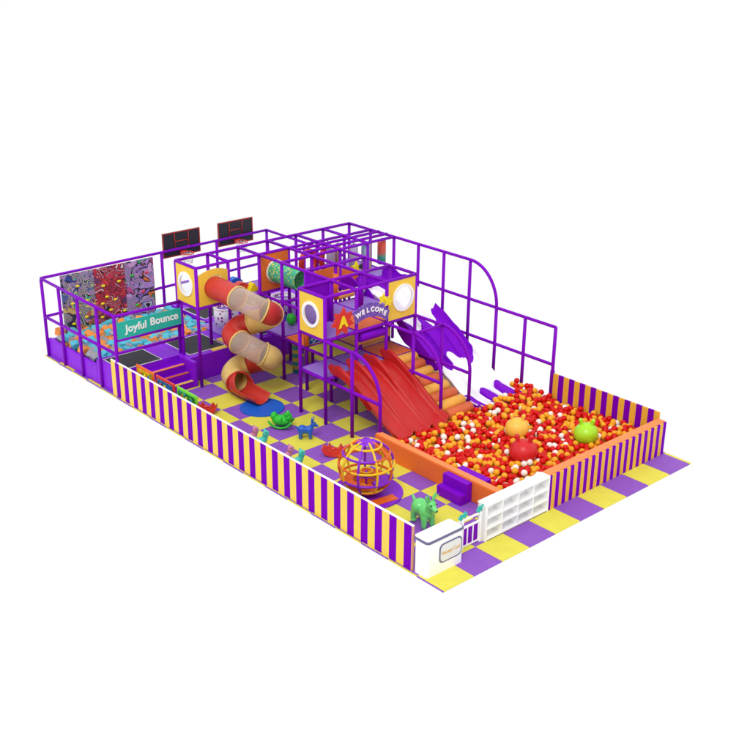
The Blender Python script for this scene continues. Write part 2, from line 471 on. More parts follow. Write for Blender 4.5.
# steps into pit
def block_steps(name, label, loc, parts):
    t = thing(name, label, 'steps', loc)
    for p_ in parts: MB().box(*p_).build('step', 'pad_purple', t, bevel=0.02)
    return t
block_steps('padded_steps', 'two purple padded steps against the orange ball pit wall', (3.4, 3.1, 0), [(3.18, 2.67, 0.001, 3.40, 3.57, 0.30), (3.401, 2.67, 0.001, 3.615, 3.57, 0.58)])
block_steps('padded_steps', 'purple padded step inside the ball pit half buried in balls', (4.0, 3.0, 0.3), [(3.87, 2.45, 0.302, 4.12, 3.5, 0.60)])

# ------------------------------------------------------------------ balls
pts = []
cell = {}
def ok(x, y, r):
    cx, cy = int(x / r), int(y / r)
    for i in (-1, 0, 1):
        for j in (-1, 0, 1):
            for (a, b) in cell.get((cx + i, cy + j), ()):
                if (a - x) ** 2 + (b - y) ** 2 < r * r: return False
    return True
RB = 0.094
hops = [(6.95, 4.05, 0.62, 0.33), (5.95, 2.93, 0.64, 0.38), (8.2, 2.5, 0.64, 0.36)]
for _ in range(90000):
    x = random.uniform(3.95, 9.88); y = random.uniform(1.52, 6.6)
    if y > 5.95 and 3.9 < x < 6.3: continue
    if y > 6.12 and 6.2 < x < 9.5: continue
    if x < 4.2 and 2.4 < y < 3.55: continue
    if any((x - a) ** 2 + (y - b) ** 2 < (r * 0.95) ** 2 for a, b, c, r in hops): continue
    if not ok(x, y, 0.134): continue
    cell.setdefault((int(x / 0.134), int(y / 0.134)), []).append((x, y))
    h = 0.43 + 0.06 * math.sin(x * 1.3 + 1) * math.sin(y * 1.1) + random.uniform(-0.085, 0.085)
    h += 0.04 * max(0, min(1, (x - 7.2) / 1.5)) * max(0, min(1, (y - 4.4) / 1.2))
    pts.append((x, y, h))
    if len(pts) > 2600: break
camp = Vector((-16.0, -15.2, 14.4))
pts.sort(key=lambda q: (Vector(q) - camp).length)
def ballmesh(m):
    b = MB(); b.ball((0, 0, 0), RB, seg=14, rings=9)
    me = bpy.data.meshes.new('pit_ball_' + m); me.from_pydata([tuple(v) for v in b.v], [], b.f)
    me.materials.append(M[m])
    for p_ in me.polygons: p_.use_smooth = True
    me.update(); return me
bms = {'red': ballmesh('ball_red'), 'yellow': ballmesh('ball_yellow'), 'white': ballmesh('ball_white')}
def pick():
    r = random.random()
    return 'red' if r < 0.54 else ('yellow' if r < 0.90 else 'white')
for q in pts[:300]:
    c = pick(); o = bpy.data.objects.new('pit_ball', bms[c]); COL.objects.link(o); o.location = q
    tag(o, {'red': 'shiny red plastic ball lying in the ball pit', 'yellow': 'orange yellow plastic ball lying in the ball pit', 'white': 'white plastic ball lying in the ball pit'}[c], 'ball', 'balls in the ball pit')
rest = MB()
for q in pts[300:]:
    c = pick(); rest.ball(q, RB, seg=12, rings=7, mi=('red', 'yellow', 'white').index(c))
ro = rest.build('pit_balls', ['ball_red', 'ball_yellow', 'ball_white'])
tag(ro, 'mass of red yellow and white plastic balls filling the rear of the ball pit', 'balls', kind='stuff')

def remeshed(name, builder, matname, parent, voxel=0.02, it=4, facs=0.6):
    o = builder.build(name, matname, parent)
    m_ = o.modifiers.new('remesh', 'REMESH'); m_.mode = 'VOXEL'; m_.voxel_size = voxel; m_.use_smooth_shade = True
    s_ = o.modifiers.new('smooth', 'SMOOTH'); s_.iterations = it; s_.factor = facs
    return o

def hopper(loc, r, m, label, ang=0.9):
    t = thing('hopper_ball', label, 'hopper ball', loc, 'big animal hopper balls in the ball pit')
    c = Vector(loc); b = MB(); b.ball(c, r, (1, 1, 0.93), 32, 20)
    dx = Vector((math.cos(-ang), math.sin(-ang), 0))
    remeshed('body', b, m, t, 0.018, 2)
    for s in (-1, 1):
        e = MB(); base = c + dx * (s * r * 0.42) + Vector((0, 0, r * 0.78))
        e.tube(catmull([base, base + Vector((0, 0, r * 0.28)) + dx * (s * 0.02), base + Vector((0, 0, r * 0.52)) + dx * s * r * 0.12], 4), r * 0.15, 12, rs=[1, 1, 1, 1.05, 1.1, 1.15, 1.15, 1.0, 0.6])
        e.build('ear', m, t)
    f = Vector((-dx.y, dx.x, 0)); f = -f if f.y > 0 else f
    return t
hopper((6.95, 4.05, 0.66), 0.35, 'hop_yellow', 'yellow round hopper ball with two stubby ears in the middle of the pit')
hopper((5.95, 2.93, 0.64), 0.40, 'hop_red', 'big red round hopper ball with ears nearest the white shelf')
hopper((8.2, 2.5, 0.66), 0.36, 'lime', 'lime green round hopper ball with upright ears on the right of the pit')

# ------------------------------------------------------------------ entrance: desk, gate, shelf
t = thing('reception_desk', 'white reception counter with slate blue edging and rounded sign panel', 'desk', (0.64, 0.94, 0))
def rrect(x0, y0, x1, y1, r, n=6, corners=(1, 1, 1, 1)):
    out = []
    for (cx, cy, a0, on) in ((x1 - r, y0 + r, -90, corners[0]), (x1 - r, y1 - r, 0, corners[1]), (x0 + r, y1 - r, 90, corners[2]), (x0 + r, y0 + r, 180, corners[3])):
        if not on:
            out.append({-90: (x1, y0), 0: (x1, y1), 90: (x0, y1), 180: (x0, y0)}[a0]); continue
        for k in range(n + 1):
            a = math.radians(a0 + 90 * k / n); out.append((cx + r * math.cos(a), cy + r * math.sin(a)))
    return out
MB().prism(rrect(0.05, 0.73, 1.27, 1.19, 0.09), (0, 0, 0.001), (1, 0, 0), (0, 1, 0), (0, 0, 0.92)).build('body', 'white', t)
MB().prism(rrect(0.03, 0.71, 1.29, 1.21, 0.10), (0, 0, 0.923), (1, 0, 0), (0, 1, 0), (0, 0, 0.045)).build('edging', 'slate', t)
MB().prism(rrect(0.065, 0.745, 1.262, 1.225, 0.08), (0, 0, 0.970), (1, 0, 0), (0, 1, 0), (0, 0, 0.012)).build('countertop', 'white', t)
sg = MB().prism(rrect(0.44, 0.26, 1.20, 0.78, 0.13, corners=(1, 1, 1, 1)), (0, 0.729, 0), (1, 0, 0), (0, 0, 1), (0, -0.012, 0)).build('sign_panel', 'slate', t)
s2 = MB().prism(rrect(0.475, 0.295, 1.165, 0.745, 0.11), (0, 0.7165, 0), (1, 0, 0), (0, 0, 1), (0, -0.006, 0)).build('sign_face', 'offwhite', sg)
s2.location = (0.0, 0.0, 0.0)
for v in s2.data.vertices: v.co -= Vector(t.location)
tx = text_obj('lettering', 'Recept Cod', 0.125, 'text_orange', t, (0.82, 0.7085, 0.52), (1, 0, 0), (0, 0, 1), 0.003, 0.003)

t = thing('entrance_gate', 'small white gate with purple bars and two teal leaf finials', 'gate', (1.85, 1.12, 0))
for x in (1.62, 2.26): MB().box(x - 0.03, 1.09, 0.001, x + 0.03, 1.15, 0.86).build('post', 'white', t, bevel=0.006)
for z in (0.06, 0.58, 0.80):
    MB().box(1.34 if z > 0.7 else 1.65, 1.10, z, 2.23, 1.14, z + 0.045).build('rail', 'white', t)
for k in range(6):
    x = 1.71 + k * 0.098
    MB().box(x - 0.016, 1.105, 0.106, x + 0.016, 1.135, 0.578).build('bar', 'white' if k % 2 else 'frame_purple', t)
for k in range(5):
    MB().box(1.76 + k * 0.098 - 0.012, 1.107, 0.106, 1.76 + k * 0.098 + 0.012, 1.133, 0.578).build('bar', 'frame_purple', t)
for x in (1.62, 2.26):
    MB().prism([(-0.15, -0.02), (-0.06, 0.09), (0.0, 0.05), (0.10, 0.12), (0.16, 0.03), (0.07, -0.05), (0.0, -0.02), (-0.05, -0.09)], (x, 1.10, 0.93), (1, 0, 0), (0, 0, 1), (0, 0.04, 0)).build('finial', 'teal', t)
for k in range(3): MB().box(2.295 + 0, 1.06 + 0.075 * k, 0.001, 2.325, 1.10 + 0.075 * k, 0.98).build('side_slat', 'offwhite', t)

t = thing('shoe_shelf', 'white open shoe shelf of cubby holes in front of the orange pit wall', 'shelf', (3.55, 0.9, 0))
SX0, SX1, SY0, SY1, SH = 2.36, 4.74, 0.985, 1.28, 0.985
MB().box(SX0, SY1 - 0.02, 0.012, SX1, SY1, SH).build('back_panel', 'white', t)
MB().box(SX0 - 0.02, SY0, SH + 0.001, SX1 + 0.02, SY1 + 0.02, SH + 0.03 + 0.035).build('top', 'white', t, bevel=0.006)
for x in (SX0, SX1): MB().box(x - 0.018, SY0, 0.001, x + 0.018, SY1 - 0.021, SH).build('side_panel', 'white', t)
for k in range(1, 4):
    x = SX0 + (SX1 - SX0) * k / 4; MB().box(x - 0.016, SY0 + 0.01, 0.03, x + 0.016, SY1 - 0.021, SH).build('divider', 'white', t)
for z in (0.03, 0.33, 0.64): 
    MB().box(SX0 + 0.019, SY0 + 0.004, z, SX1 - 0.019, SY1 - 0.022, z + 0.03).build('shelf_board', 'white', t)

# ------------------------------------------------------------------ climbing tower frame
XA, XB, XC, XD, XE, XF, XG = 2.56, 3.8, 5.04, 6.28, 7.52, 8.76, 10.0
ya, yb, yc, yd, ye, yf, yh = 9.02, 10.24, 11.48, 12.72, 13.96, 15.14, 7.78
L1, L2, L3 = 1.49, 2.74, 4.08
TR = 0.056
tower = thing('climbing_frame', 'tall purple multi level climbing frame with decks and window panels', 'climbing frame', (6.3, 12, 0))
def post(t, x, y, z0, z1, r=TR, m='frame_purple', nm='post'):
    return MB().tube([(x, y, z0), (x, y, z1)], r, 12).build(nm, m, t)
def rail(t, a, b, r=TR * 0.92, m='frame_purple', nm='rail'):
    return MB().tube([a, b], r, 10).build(nm, m, t)
for (x, y) in [(XA, ye), (XA, yf), (XB, ye), (XB, yf), (XC, ye), (XC, yf), (XD, ye), (XD, yf), (XE, ye), (XE, yf), (XF, ye), (XF, yf),
               (XC, yd), (XC, yc), (XC, yb), (XC, ya), (XD, yd), (XD, yc), (XD, yb), (XD, ya), (XE, yd), (XE, yc), (XE, yb), (XE, ya), (XF, yd), (XB, yb), (XB, ya)]:
    post(tower, x, y, 0.002, L3)
for x in (XB, XD, XE): post(tower, x, yh, 0.002, L2)
# thick padded posts
for (x, y, z0, z1, m) in [(XC, yb, L2, L3, 'pad_purple'), (XD, yb, L2, L3, 'pad_purple'), (XD, yc, L2 + 0.1, L3 - 0.25, 'orange'), (XC, yc, L1 + 0.02, L2 - 0.05, 'orange')]:
    MB().tube([(x, y, z0 + 0.06), (x, y, z1 - 0.06)], 0.09, 14).build('post_padding', m, tower)
e_ = 0.0
def grid_rails(z, rows, cols):
    for (y, a, b) in rows: rail(tower, (a, y, z), (b, y, z))
    for (x, a, b) in cols: rail(tower, (x, a, z), (x, b, z))
grid_rails(L3, [(yf, XA, XG), (ye, XA, XG), (yd, XC, XG), (yc, XC, XE), (yb, XB, XE), (ya, XB, XE)],
           [(XA, ye, yf), (XB, ye, yf), (XB, ya, yb), (XC, ya, yf), (XD, ya, yf), (XE, ya, yf), (XF, yd, yf)])
for y in (13.1, 13.52): rail(tower, (XD, y, L3 + 0.03), (XG, y, L3 + 0.03))
grid_rails(L2 - 0.02, [(yf, XA, XG), (ye, XA, XG), (yd, XC, XG), (yc, XC, XE), (yb, XB, XE), (ya, XB, XE), (yh, XD, XE)],
           [(XA, ye, yf), (XB, ye, yf), (XB, yh, yb), (XC, ya, yf), (XD, yh, yf), (XE, yh, yf), (XF, yd, yf)])
grid_rails(L1 - 0.02, [(ye, XC, XF), (yd, XC, XE), (yc, XC, XE), (yb, XB, XE), (ya, XB, XE)],
           [(XB, ya, yb), (XC, ya, ye), (XD, ya, ye), (XE, ya, yd), (XB, yh - 1.24, ya), (XD, yh - 1.24, ya), (XE, yh - 1.24, ya)])
def arc(t, x, yA, zA, yB, zB, z0):
    """quarter curve from the top rail end down into a post"""
    P = []
    for k in range(13):
        a = PI / 2 * k / 12
        P.append((x, yA + (yB - yA) * math.sin(a), zB + (zA - zB) * math.cos(a)))
    P.append((x, yB, z0))
    MB().tube(P, TR * 0.95, 10).build('curved_rail', 'frame_purple', t)
for x in (XB, XD, XE): arc(tower, x, yh, L2, yh - 1.24, L1, 0.3)
rail(tower, (XD, yh, L1 - 0.02), (XE, yh, L1 - 0.02)) if False else None
def deck(x0, y0, z, m, x1=None, y1=None, t=None, nm='deck_panel'):
    x1 = x1 if x1 is not None else x0 + 1.24; y1 = y1 if y1 is not None else y0 + 1.24
    MB().box(x0 + 0.05, y0 + 0.05, z - 0.03, x1 - 0.05, y1 - 0.05, z + 0.03).build(nm, m, t or tower, bevel=0.012)
LP = 'light_purple'
for x, y, m in [(XA, ye, LP), (XB, ye, LP), (XC, ye, LP), (XD, ye, LP), (XE, ye, LP), (XF, ye, LP)]: deck(x, y, L2, m, y1=yf)
for x, y, m in [(XE, yd, LP), (XF, yd, LP), (XC, yb, LP), (XD, yb, LP), (XB, ya, LP), (XC, ya, 'orange'), (XD, ya, 'orange')]: deck(x, y, L2, m)
for x, y, m in [(XC, yd, LP), (XC, yc, 'orange'), (XC, yb, 'tile_yellow'), (XB, ya, LP), (XC, ya, LP), (XD, ya, 'orange'), (XD, yb, 'roll_yellow')]: deck(x, y, L1, m)
# window panels
def window_panel(o, U, W, w_=1.15, h_=1.25, hole=(0.58, 0.63, 0.31), m='panel_yellow', ring=True, dome=True):
    o = Vector(o); U = Vector(U); V = Vector((0, 0, 1)); W = Vector(W)
    pn = MB().plate(w_, h_, hole, o, U, V, W * 0.03, 0).build('window_panel', m, tower)
    c = o + U * hole[0] + V * hole[1]
    def ring_mb(r0, r1, off, th):
        b = MB(); seg = 40; vs = []
        for rr, dz in ((r0, off), (r1, off), (r1, off + th), (r0, off + th)):
            for k in range(seg):
                a = 2 * PI * k / seg; vs.append(c + U * rr * math.cos(a) + V * rr * math.sin(a) + W * dz)
        fs = []
        for q in range(4):
            for k in range(seg):
                l = (k + 1) % seg; fs.append((q * seg + k, q * seg + l, ((q + 1) % 4) * seg + l, ((q + 1) % 4) * seg + k))
        b.add(vs, fs, 0, False); return b
    r = hole[2]
    if ring:
        ro_ = ring_mb(r - 0.02, r + 0.075, 0.031, 0.035).build('window_ring', 'white', tower)
        dm = MB(); seg = 28; vs = [c + W * (0.03 + r * 0.5)]; fs = []
        for i in range(1, 7):
            a = PI / 2 * i / 6
            for k in range(seg):
                th = 2 * PI * k / seg
                vs.append(c + (U * math.cos(th) + V * math.sin(th)) * (r * 0.96 * math.sin(a)) + W * (0.03 + r * 0.5 * math.cos(a)))
        for k in range(seg): fs.append((0, 1 + k, 1 + (k + 1) % seg))
        for i in range(5):
            for k in range(seg): fs.append((1 + i * seg + k, 1 + (i + 1) * seg + k, 1 + (i + 1) * seg + (k + 1) % seg, 1 + i * seg + (k + 1) % seg))
        dm.add(vs, fs, 0, True); dm.build('window_dome', 'clear_dome', tower)
    return pn
window_panel((XA, yf - 0.05, L2 + 0.04), (0, -1, 0), (-1, 0, 0), 1.09, 1.27, (0.55, 0.66, 0.33))
window_panel((XB, yb - 0.05, L2 + 0.04), (0, -1, 0), (-1, 0, 0), 1.13, 1.27, (0.55, 0.64, 0.33))
window_panel((XD + 0.05, ya, L2 + 0.04), (1, 0, 0), (0, -1, 0), 1.14, 1.27, (0.62, 0.66, 0.37))
# slide exit panel with wavy top
pb = MB(); w_ = 1.15; P = []
seg = 36; cx, cy, rr = 0.62, 0.56, 0.40
inner = []; outer = []
for k in range(seg):
    a = 2 * PI * (k + 0.5) / seg; c, s = math.cos(a), math.sin(a); inner.append((cx + rr * c, cy + rr * s))
    tt = 1e9
    if c > 1e-6: tt = min(tt, (w_ - cx) / c)
    if c < -1e-6: tt = min(tt, -cx / c)
    if s > 1e-6: tt = min(tt, (1.12 - cy) / s)
    if s < -1e-6: tt = min(tt, -cy / s)
    q = [cx + tt * c, cy + tt * s]
    if q[1] > 1.0: q[1] = 1.04 + 0.13 * math.sin(q[0] / w_ * PI * 0.95)
    outer.append(q)
for cn in ((0, 0), (w_, 0)):
    i = min(range(seg), key=lambda q: (outer[q][0] - cn[0]) ** 2 + (outer[q][1] - cn[1]) ** 2); outer[i] = list(cn)
vs = [(XA + 0.05 + q[0], ye + dy, L2 + 0.04 + q[1]) for dy in (0, -0.03) for q in inner + outer]
fs = []
for k in range(seg):
    l = (k + 1) % seg; n = seg
    fs += [(k, n + k, n + l, l), (2 * n + k, 2 * n + l, 3 * n + l, 3 * n + k), (k, l, 2 * n + l, 2 * n + k), (n + k, 3 * n + k, 3 * n + l, n + l)]
pb.add(vs, fs); pb.build('slide_exit_panel', 'panel_yellow', tower)
# solid panels
MB().plate(1.14, 1.27, (0.6, 0.62, 0.36), (XC + 0.05, ye, L2 + 0.04), (1, 0, 0), (0, 0, 1), (0, -0.03, 0)).build('tunnel_panel', 'orange', tower)
MB().box(XC - 0.015, yb + 0.05, L2 + 0.35, XC + 0.015, yc - 0.05, L3 - 0.05).build('side_panel', 'pad_purple', tower)
MB().box(XB + 0.05, yb - 0.015, L2 + 0.05, XC - 0.1, yb + 0.015, L3 - 0.05).build('side_panel', 'pad_purple', tower)
MB().box(XD + 0.05, yd - 0.015, L2 + 0.05, XE - 0.05, yd + 0.015, L2 + 0.78).build('side_panel', 'orange', tower)
MB().prism(rrect(XE + 0.05, 0, XE + 0.85, 0.5, 0.2, corners=(1, 0, 0, 0)), (0, yd + 0.015, L2 + 0.12), (1, 0, 0), (0, 0, 1), (0, -0.03, 0)).build('side_panel', 'orange', tower)
MB().box(XC + 0.05, yc + 0.06, L1 + 0.05, XD - 0.1, yc + 0.09, L2 - 0.1).build('web_panel', 'blue', tower)
wb = MB()
wc = Vector((XC + 0.5, yc + 0.045, L1 + 0.25))
for k in range(8):
    a = 2 * PI * k / 8 + 0.2; wb.tube([wc, wc + Vector((math.cos(a) * 0.42, 0, math.sin(a) * 0.24 if math.sin(a) < 0 else math.sin(a) * 0.6))], 0.012, 6)
for r_ in (0.14, 0.26):
    wb.tube([wc + Vector((math.cos(2 * PI * k / 8 + 0.2) * r_, 0, math.sin(2 * PI * k / 8 + 0.2) * r_ * 0.8)) for k in range(8)], 0.009, 6, closed=True)
wb.build('web_cord', 'net_white', tower)

# spotted tunnel
t = thing('crawl_tunnel', 'round green and blue spotted crawl tunnel in the orange panel', 'tunnel', (5.69, 13.2, 3.4))
rs = [1 + 0.05 * (k % 2) for k in range(22)]
MB().tube([(5.69, ye - 0.04 - k * 0.068, L2 + 0.66) for k in range(22)], 0.35, 28, inner=0.31, rs=rs).build('sleeve', 'tunnel_spots', t)
MB().tube([(5.69 + 0.37 * math.cos(a), ye - 0.06, L2 + 0.66 + 0.37 * math.sin(a)) for a in [2 * PI * k / 28 for k in range(28)]], 0.035, 8, closed=True).build('collar', 'ball_white', t)

# hanging rings, columns, rollers
def torus(c, R, r, axis, m, name, parent):
    U, V = axis; c = Vector(c); U = Vector(U); V = Vector(V)
    return MB().tube([c + U * R * math.cos(a) + V * R * math.sin(a) for a in [2 * PI * k / 32 for k in range(32)]], r, 14, closed=True).build(name, m, parent)
for i, (x, y, lab) in enumerate([(7.07, 13.9, 'large red padded ring hanging beside the spotted tunnel'), (7.95, 13.9, 'red padded ring hanging behind, nearer the hanging columns'), ]):
    t = thing('hanging_ring', lab, 'ring', (x, y, L3), 'red hanging rings')
    torus((x, y, 3.45), 0.37, 0.10, ((1, 0.25, 0), (0, 0, 1)), 'red_plastic', 'ring', t)
    MB().tube([(x, y, 3.88), (x, y, L3 - 0.02)], 0.02, 8).build('strap', 'dark_purple', t)
cols = [(9.58, 12.9, 'column_red', 'red to green padded column hanging nearest the back rail', 3.14), (9.02, 12.95, 'column_tan', 'thin tan padded column hanging between grey blue ones', 2.95),
        (8.78, 12.85, 'column_grey', 'grey blue padded column hanging left of the tan column', 3.0), (8.45, 13.1, 'column_lilac', 'lilac padded column hanging above the purple deck', 2.95), (8.1, 13.52, 'column_tan', 'narrow brown column hanging leftmost among the lilac ones', 3.0),
        (7.75, 13.5, 'column_lilac', 'pale lilac column hanging behind the red ring', 3.0)]
for x, y, m, lab, zb in cols:
    r_ = 0.09 if m == 'column_tan' else 0.15
    t = thing('hanging_column', lab, 'punch bag', (x, y, L3), 'hanging padded columns')
    MB().tube([(x, y, zb), (x, y, zb + 0.03), (x, y, L3 - 0.12), (x, y, L3 - 0.08)], r_, 16, rs=[0.85, 1, 1, 0.85]).build('column', m, t)
    MB().tube([(x, y, L3 - 0.08), (x, y, L3)], 0.015, 6).build('hook', 'black', t)
def roller(x0, x1, y, z, r, m, lab, name='padded_roller', grp='padded rollers on the climbing frame'):
    t = thing(name, lab, 'roller', (x0, y, z), grp)
    P = [(x0, y, z), (x0 + 0.03, y, z), (x1 - 0.03, y, z), (x1, y, z)]
    MB().tube(P, r, 20, rs=[0.85, 1, 1, 0.85]).build('padding', m, t)
    MB().tube([(x0 - 0.05, y, z), (x1 + 0.05, y, z)], 0.03, 8).build('axle', 'frame_purple', t)
roller(XD + 0.08, XD + 0.75, yc, 2.98, 0.13, 'roll_yellow', 'short yellow padded roller on the upper deck behind the welcome sign')
roller(XD + 0.80, XE - 0.05, yc, 2.98, 0.13, 'foam_grey', 'short grey padded roller beside the upper yellow one')
roller(XC + 0.2, XD - 0.05, ya + 0.12, 2.47, 0.17, 'pad_purple', 'fat purple padded roller under the upper deck')
roller(XC + 0.75, XE - 0.35, ya + 0.9, 2.0, 0.17, 'roll_yellow', 'yellow padded roller just below the purple roller')

# roller stair beside the red slide
t = thing('roller_stairs', 'sloping stair of alternating yellow and rust padded rolls running down into the ball pit', 'stairs', (6.9, 7.7, 0.3))
N = 8
for k in range(N):
    f = k / (N - 1); y = ya - 0.16 - f * 2.50; z = 1.38 - 0.94 * f
    m = 'roll_yellow' if k % 2 == 0 else 'roll_brown'
    P = [(XD + 0.09, y, z), (XD + 0.13, y, z), (XE - 0.13, y, z), (XE - 0.09, y, z)]
    MB().tube(P, 0.185, 20, rs=[0.8, 1, 1, 0.8]).build('roll', m, t)
MB().prism([(ya, 1.3), (ya, 1.15), (6.1, 0.02), (6.0, 0.12)], (XD + 0.06, 0, 0), (0, 1, 0), (0, 0, 1), (1.12, 0, 0)).build('ramp', 'pad_purple', t)

# welcome sign
t = thing('welcome_sign', 'cut-out sign with red star letter A and dotted purple WELCOME banner on the front rail', 'sign', (5.1, ya - 0.06, 3.2))
def star(cx, cz, R, r, n=6, rot=0.0, sx=1):
    return [(cx + sx * (R if k % 2 == 0 else r) * math.sin(PI * k / n + rot), cz + (R if k % 2 == 0 else r) * math.cos(PI * k / n + rot)) for k in range(2 * n)]
MB().prism(star(4.42, 3.22, 0.47, 0.29, 7, 0.1), (0, ya - 0.09, 0), (1, 0, 0), (0, 0, 1), (0, 0.025, 0)).build('star', 'red_plastic', t)
text_obj('letter', 'A', 0.46, 'star_yellow', t, (4.44, ya - 0.10, 3.2), (1, 0, 0), (0, 0, 1), 0.008, 0.022)
bn = []
for k in range(13):
    f = k / 12; a = math.radians(122 - 80 * f); bn.append((5.42 + 1.16 * math.cos(a), 2.30 + 1.31 * math.sin(a)))
for k in range(13):
    f = 1 - k / 12; a = math.radians(122 - 80 * f); bn.append((5.42 + 0.98 * math.cos(a) + 0.02, 2.30 + 0.85 * math.sin(a)))
MB().prism(bn, (0, ya - 0.13, 0), (1, 0, 0), (0, 0, 1), (0, 0.025, 0)).build('banner', 'banner_dots', t)
for i, ch in enumerate('WELCOME'):
    f = (i + 0.5) / 7; a = math.radians(118 - 72 * f)
    c_ = (5.42 + 1.06 * math.cos(a), ya - 0.14, 2.30 + 1.085 * math.sin(a))
    rot = (a - PI / 2) * 0.75
    text_obj('letter', ch, 0.205, 'white', t, c_, (math.cos(rot), 0, math.sin(rot)), (-math.sin(rot), 0, math.cos(rot)), 0.006, 0.011)
for cx, cz in ((6.0, 3.62), (6.2, 3.50)):
    MB().prism(star(cx, cz, 0.2, 0.1, 5, 0.2), (0, ya - 0.15 - (0.03 if cx > 6.1 else 0), 0), (1, 0, 0), (0, 0, 1), (0, 0.025, 0)).build('small_star', 'star_yellow', t)
# two yellow stars high at the hanging columns
t = thing('star_cushion', 'yellow star cushion with black face hanging among the lilac columns', 'cushion', (8.35, 13.1, 3.3))
MB().prism(star(8.25, 3.28, 0.24, 0.11, 5, 0.1), (0, 12.70, 0), (1, 0, 0), (0, 0, 1), (0, 0.08, 0)).build('star', 'star_yellow', t)
MB().ball((8.42, 12.68, 3.32), 0.09, (1, 0.4, 1)).build('face', 'black', t)

# ------------------------------------------------------------------ side frame (x = 10)
side = thing('side_frame', 'purple pipe frame with curved end rising behind the ball pit and white slide', 'frame', (10, 10, 0))
for y in (yh - 2.48, yh - 1.24): post(side, XG, y, 0.3 if y < 6 else 0.3, L2)
post(side, XG, yh, 0.3, L2)
for y in (ya, yb, yc, yd, ye, yf): post(side, XG, y, 0.9 if y < 11 else 0.3, L3)
rail(side, (XG, ya, L3), (XG, yf, L3)); rail(side, (XG, 5.30, L2), (XG, yf, L2)); rail(side, (XG, 5.34, L1), (XG, yf, L1))
P = [(XG, ya + (yh - ya) * math.sin(PI / 2 * k / 14), L2 + (L3 - L2) * math.cos(PI / 2 * k / 14)) for k in range(15)]
MB().tube(P, TR * 0.95, 10).build('curved_rail', 'frame_purple', side)

# ------------------------------------------------------------------ red slide (three lanes)
t = thing('wave_slide', 'wide glossy red three lane slide running down to the ball pit', 'slide', (5.1, 7.8, 0.3))
def prof_red(v):   # v 0..1 -> (y, z)
    y = 8.98 - 2.83 * v
    if v < 0.10: z = 1.56
    else:
        s = (v - 0.10) / 0.9; z = 1.56 - 1.18 * (s * s * (3 - 2 * s)) * 1.0 - 0.05 * math.sin(s * PI * 2)
    return y, z
def lane_slide(t, x0, x1, lanes, prof, nv, wall, thick, mats, colour=None, top_wall=None, lane_n=10, rimw=0.06, nm='chute', v1=1.0):
    b = MB(); U = []
    for l in range(lanes):
        for k in range(lane_n): U.append((l + k / lane_n) / lanes)
    U.append(1.0); nu = len(U); vs = []
    for j in range(nv + 1):
        v = j / nv * v1; y, z = prof(v)
        for u_ in U:
            q = (u_ * lanes) % 1.0; q = min(q, 1 - q) * 2
            h = max(0, 1 - q / 0.28); h = h * h * (3 - 2 * h)
            edge = u_ < 1e-6 or u_ > 1 - 1e-6 or u_ * lanes < 0.2 or (1 - u_) * lanes < 0.2
            hh = wall(v) * h * (1.0 if edge else 0.8)
            vs.append((x0 + (x1 - x0) * u_, y, z + hh))
    n1 = len(vs)
    vs += [(a, c, e - thick) for a, c, e in vs]
    for j in range(nv):
        for i in range(nu - 1):
            a = j * nu + i; q = (a, a + 1, a + nu + 1, a + nu)
            mi = colour((U[i] + U[i + 1]) / 2, (j + 0.5) / nv * v1) if colour else 0
            if mi is None: continue
            b.add([vs[k] for k in q], [(0, 1, 2, 3)], mi, True)
            b.add([vs[n1 + k] for k in q], [(3, 2, 1, 0)], mi, True)
    for j in range(nv):
        for i in (0, nu - 1):
            a = j * nu + i; mi = colour(min(max(U[i], 0.01), 0.99), (j + 0.5) / nv * v1) if colour else 0
            b.add([vs[a], vs[a + nu], vs[n1 + a + nu], vs[n1 + a]], [(0, 1, 2, 3)], mi or 0, True)
    for j in (0, nv):
        for i in range(nu - 1):
            a = j * nu + i; b.add([vs[a], vs[a + 1], vs[n1 + a + 1], vs[n1 + a]], [(0, 1, 2, 3)], colour((U[i] + U[i + 1]) / 2, j / nv) or 0 if colour else 0, True)
    o = b.build(nm, mats, t)
    bm = bmesh.new(); bm.from_mesh(o.data); bmesh.ops.remove_doubles(bm, verts=bm.verts, dist=1e-5)
    bmesh.ops.recalc_face_normals(bm, faces=bm.faces); bm.to_mesh(o.data); bm.free()
    return o
lane_slide(t, 4.08, 6.26, 3, prof_red, 60, lambda v: 0.20 + 0.10 * math.sin(min(1, v * 1.3) * PI), 0.05, ['red_slide'], lane_n=16)
for k in range(4):     # raised fin tips at the head of the slide
    x = 4.11 + (6.22 - 4.11) * k / 3
    top = []; bot = []
    for i in range(15):
        y = 8.95 - 1.6 * i / 14; v = (8.98 - y) / 2.83; z = prof_red(v)[1]; q = 1 - i / 14
        top.append((y, z + 0.20 * min(1, q * 3) + 0.17 * q * q * math.sin(min(1, q + 0.15) * PI * 0.5))); bot.append((y, z + 0.03))
    fin = [(9.20, 1.76), (9.15, 1.87), (9.05, 1.83)] + top[1:] + bot[::-1] + [(9.10, 1.64)]
    MB().prism(fin, (x - 0.055, 0, 0), (0, 1, 0), (0, 0, 1), (0.11, 0, 0)).build('fin', 'red_slide', t, bevel=0.03)

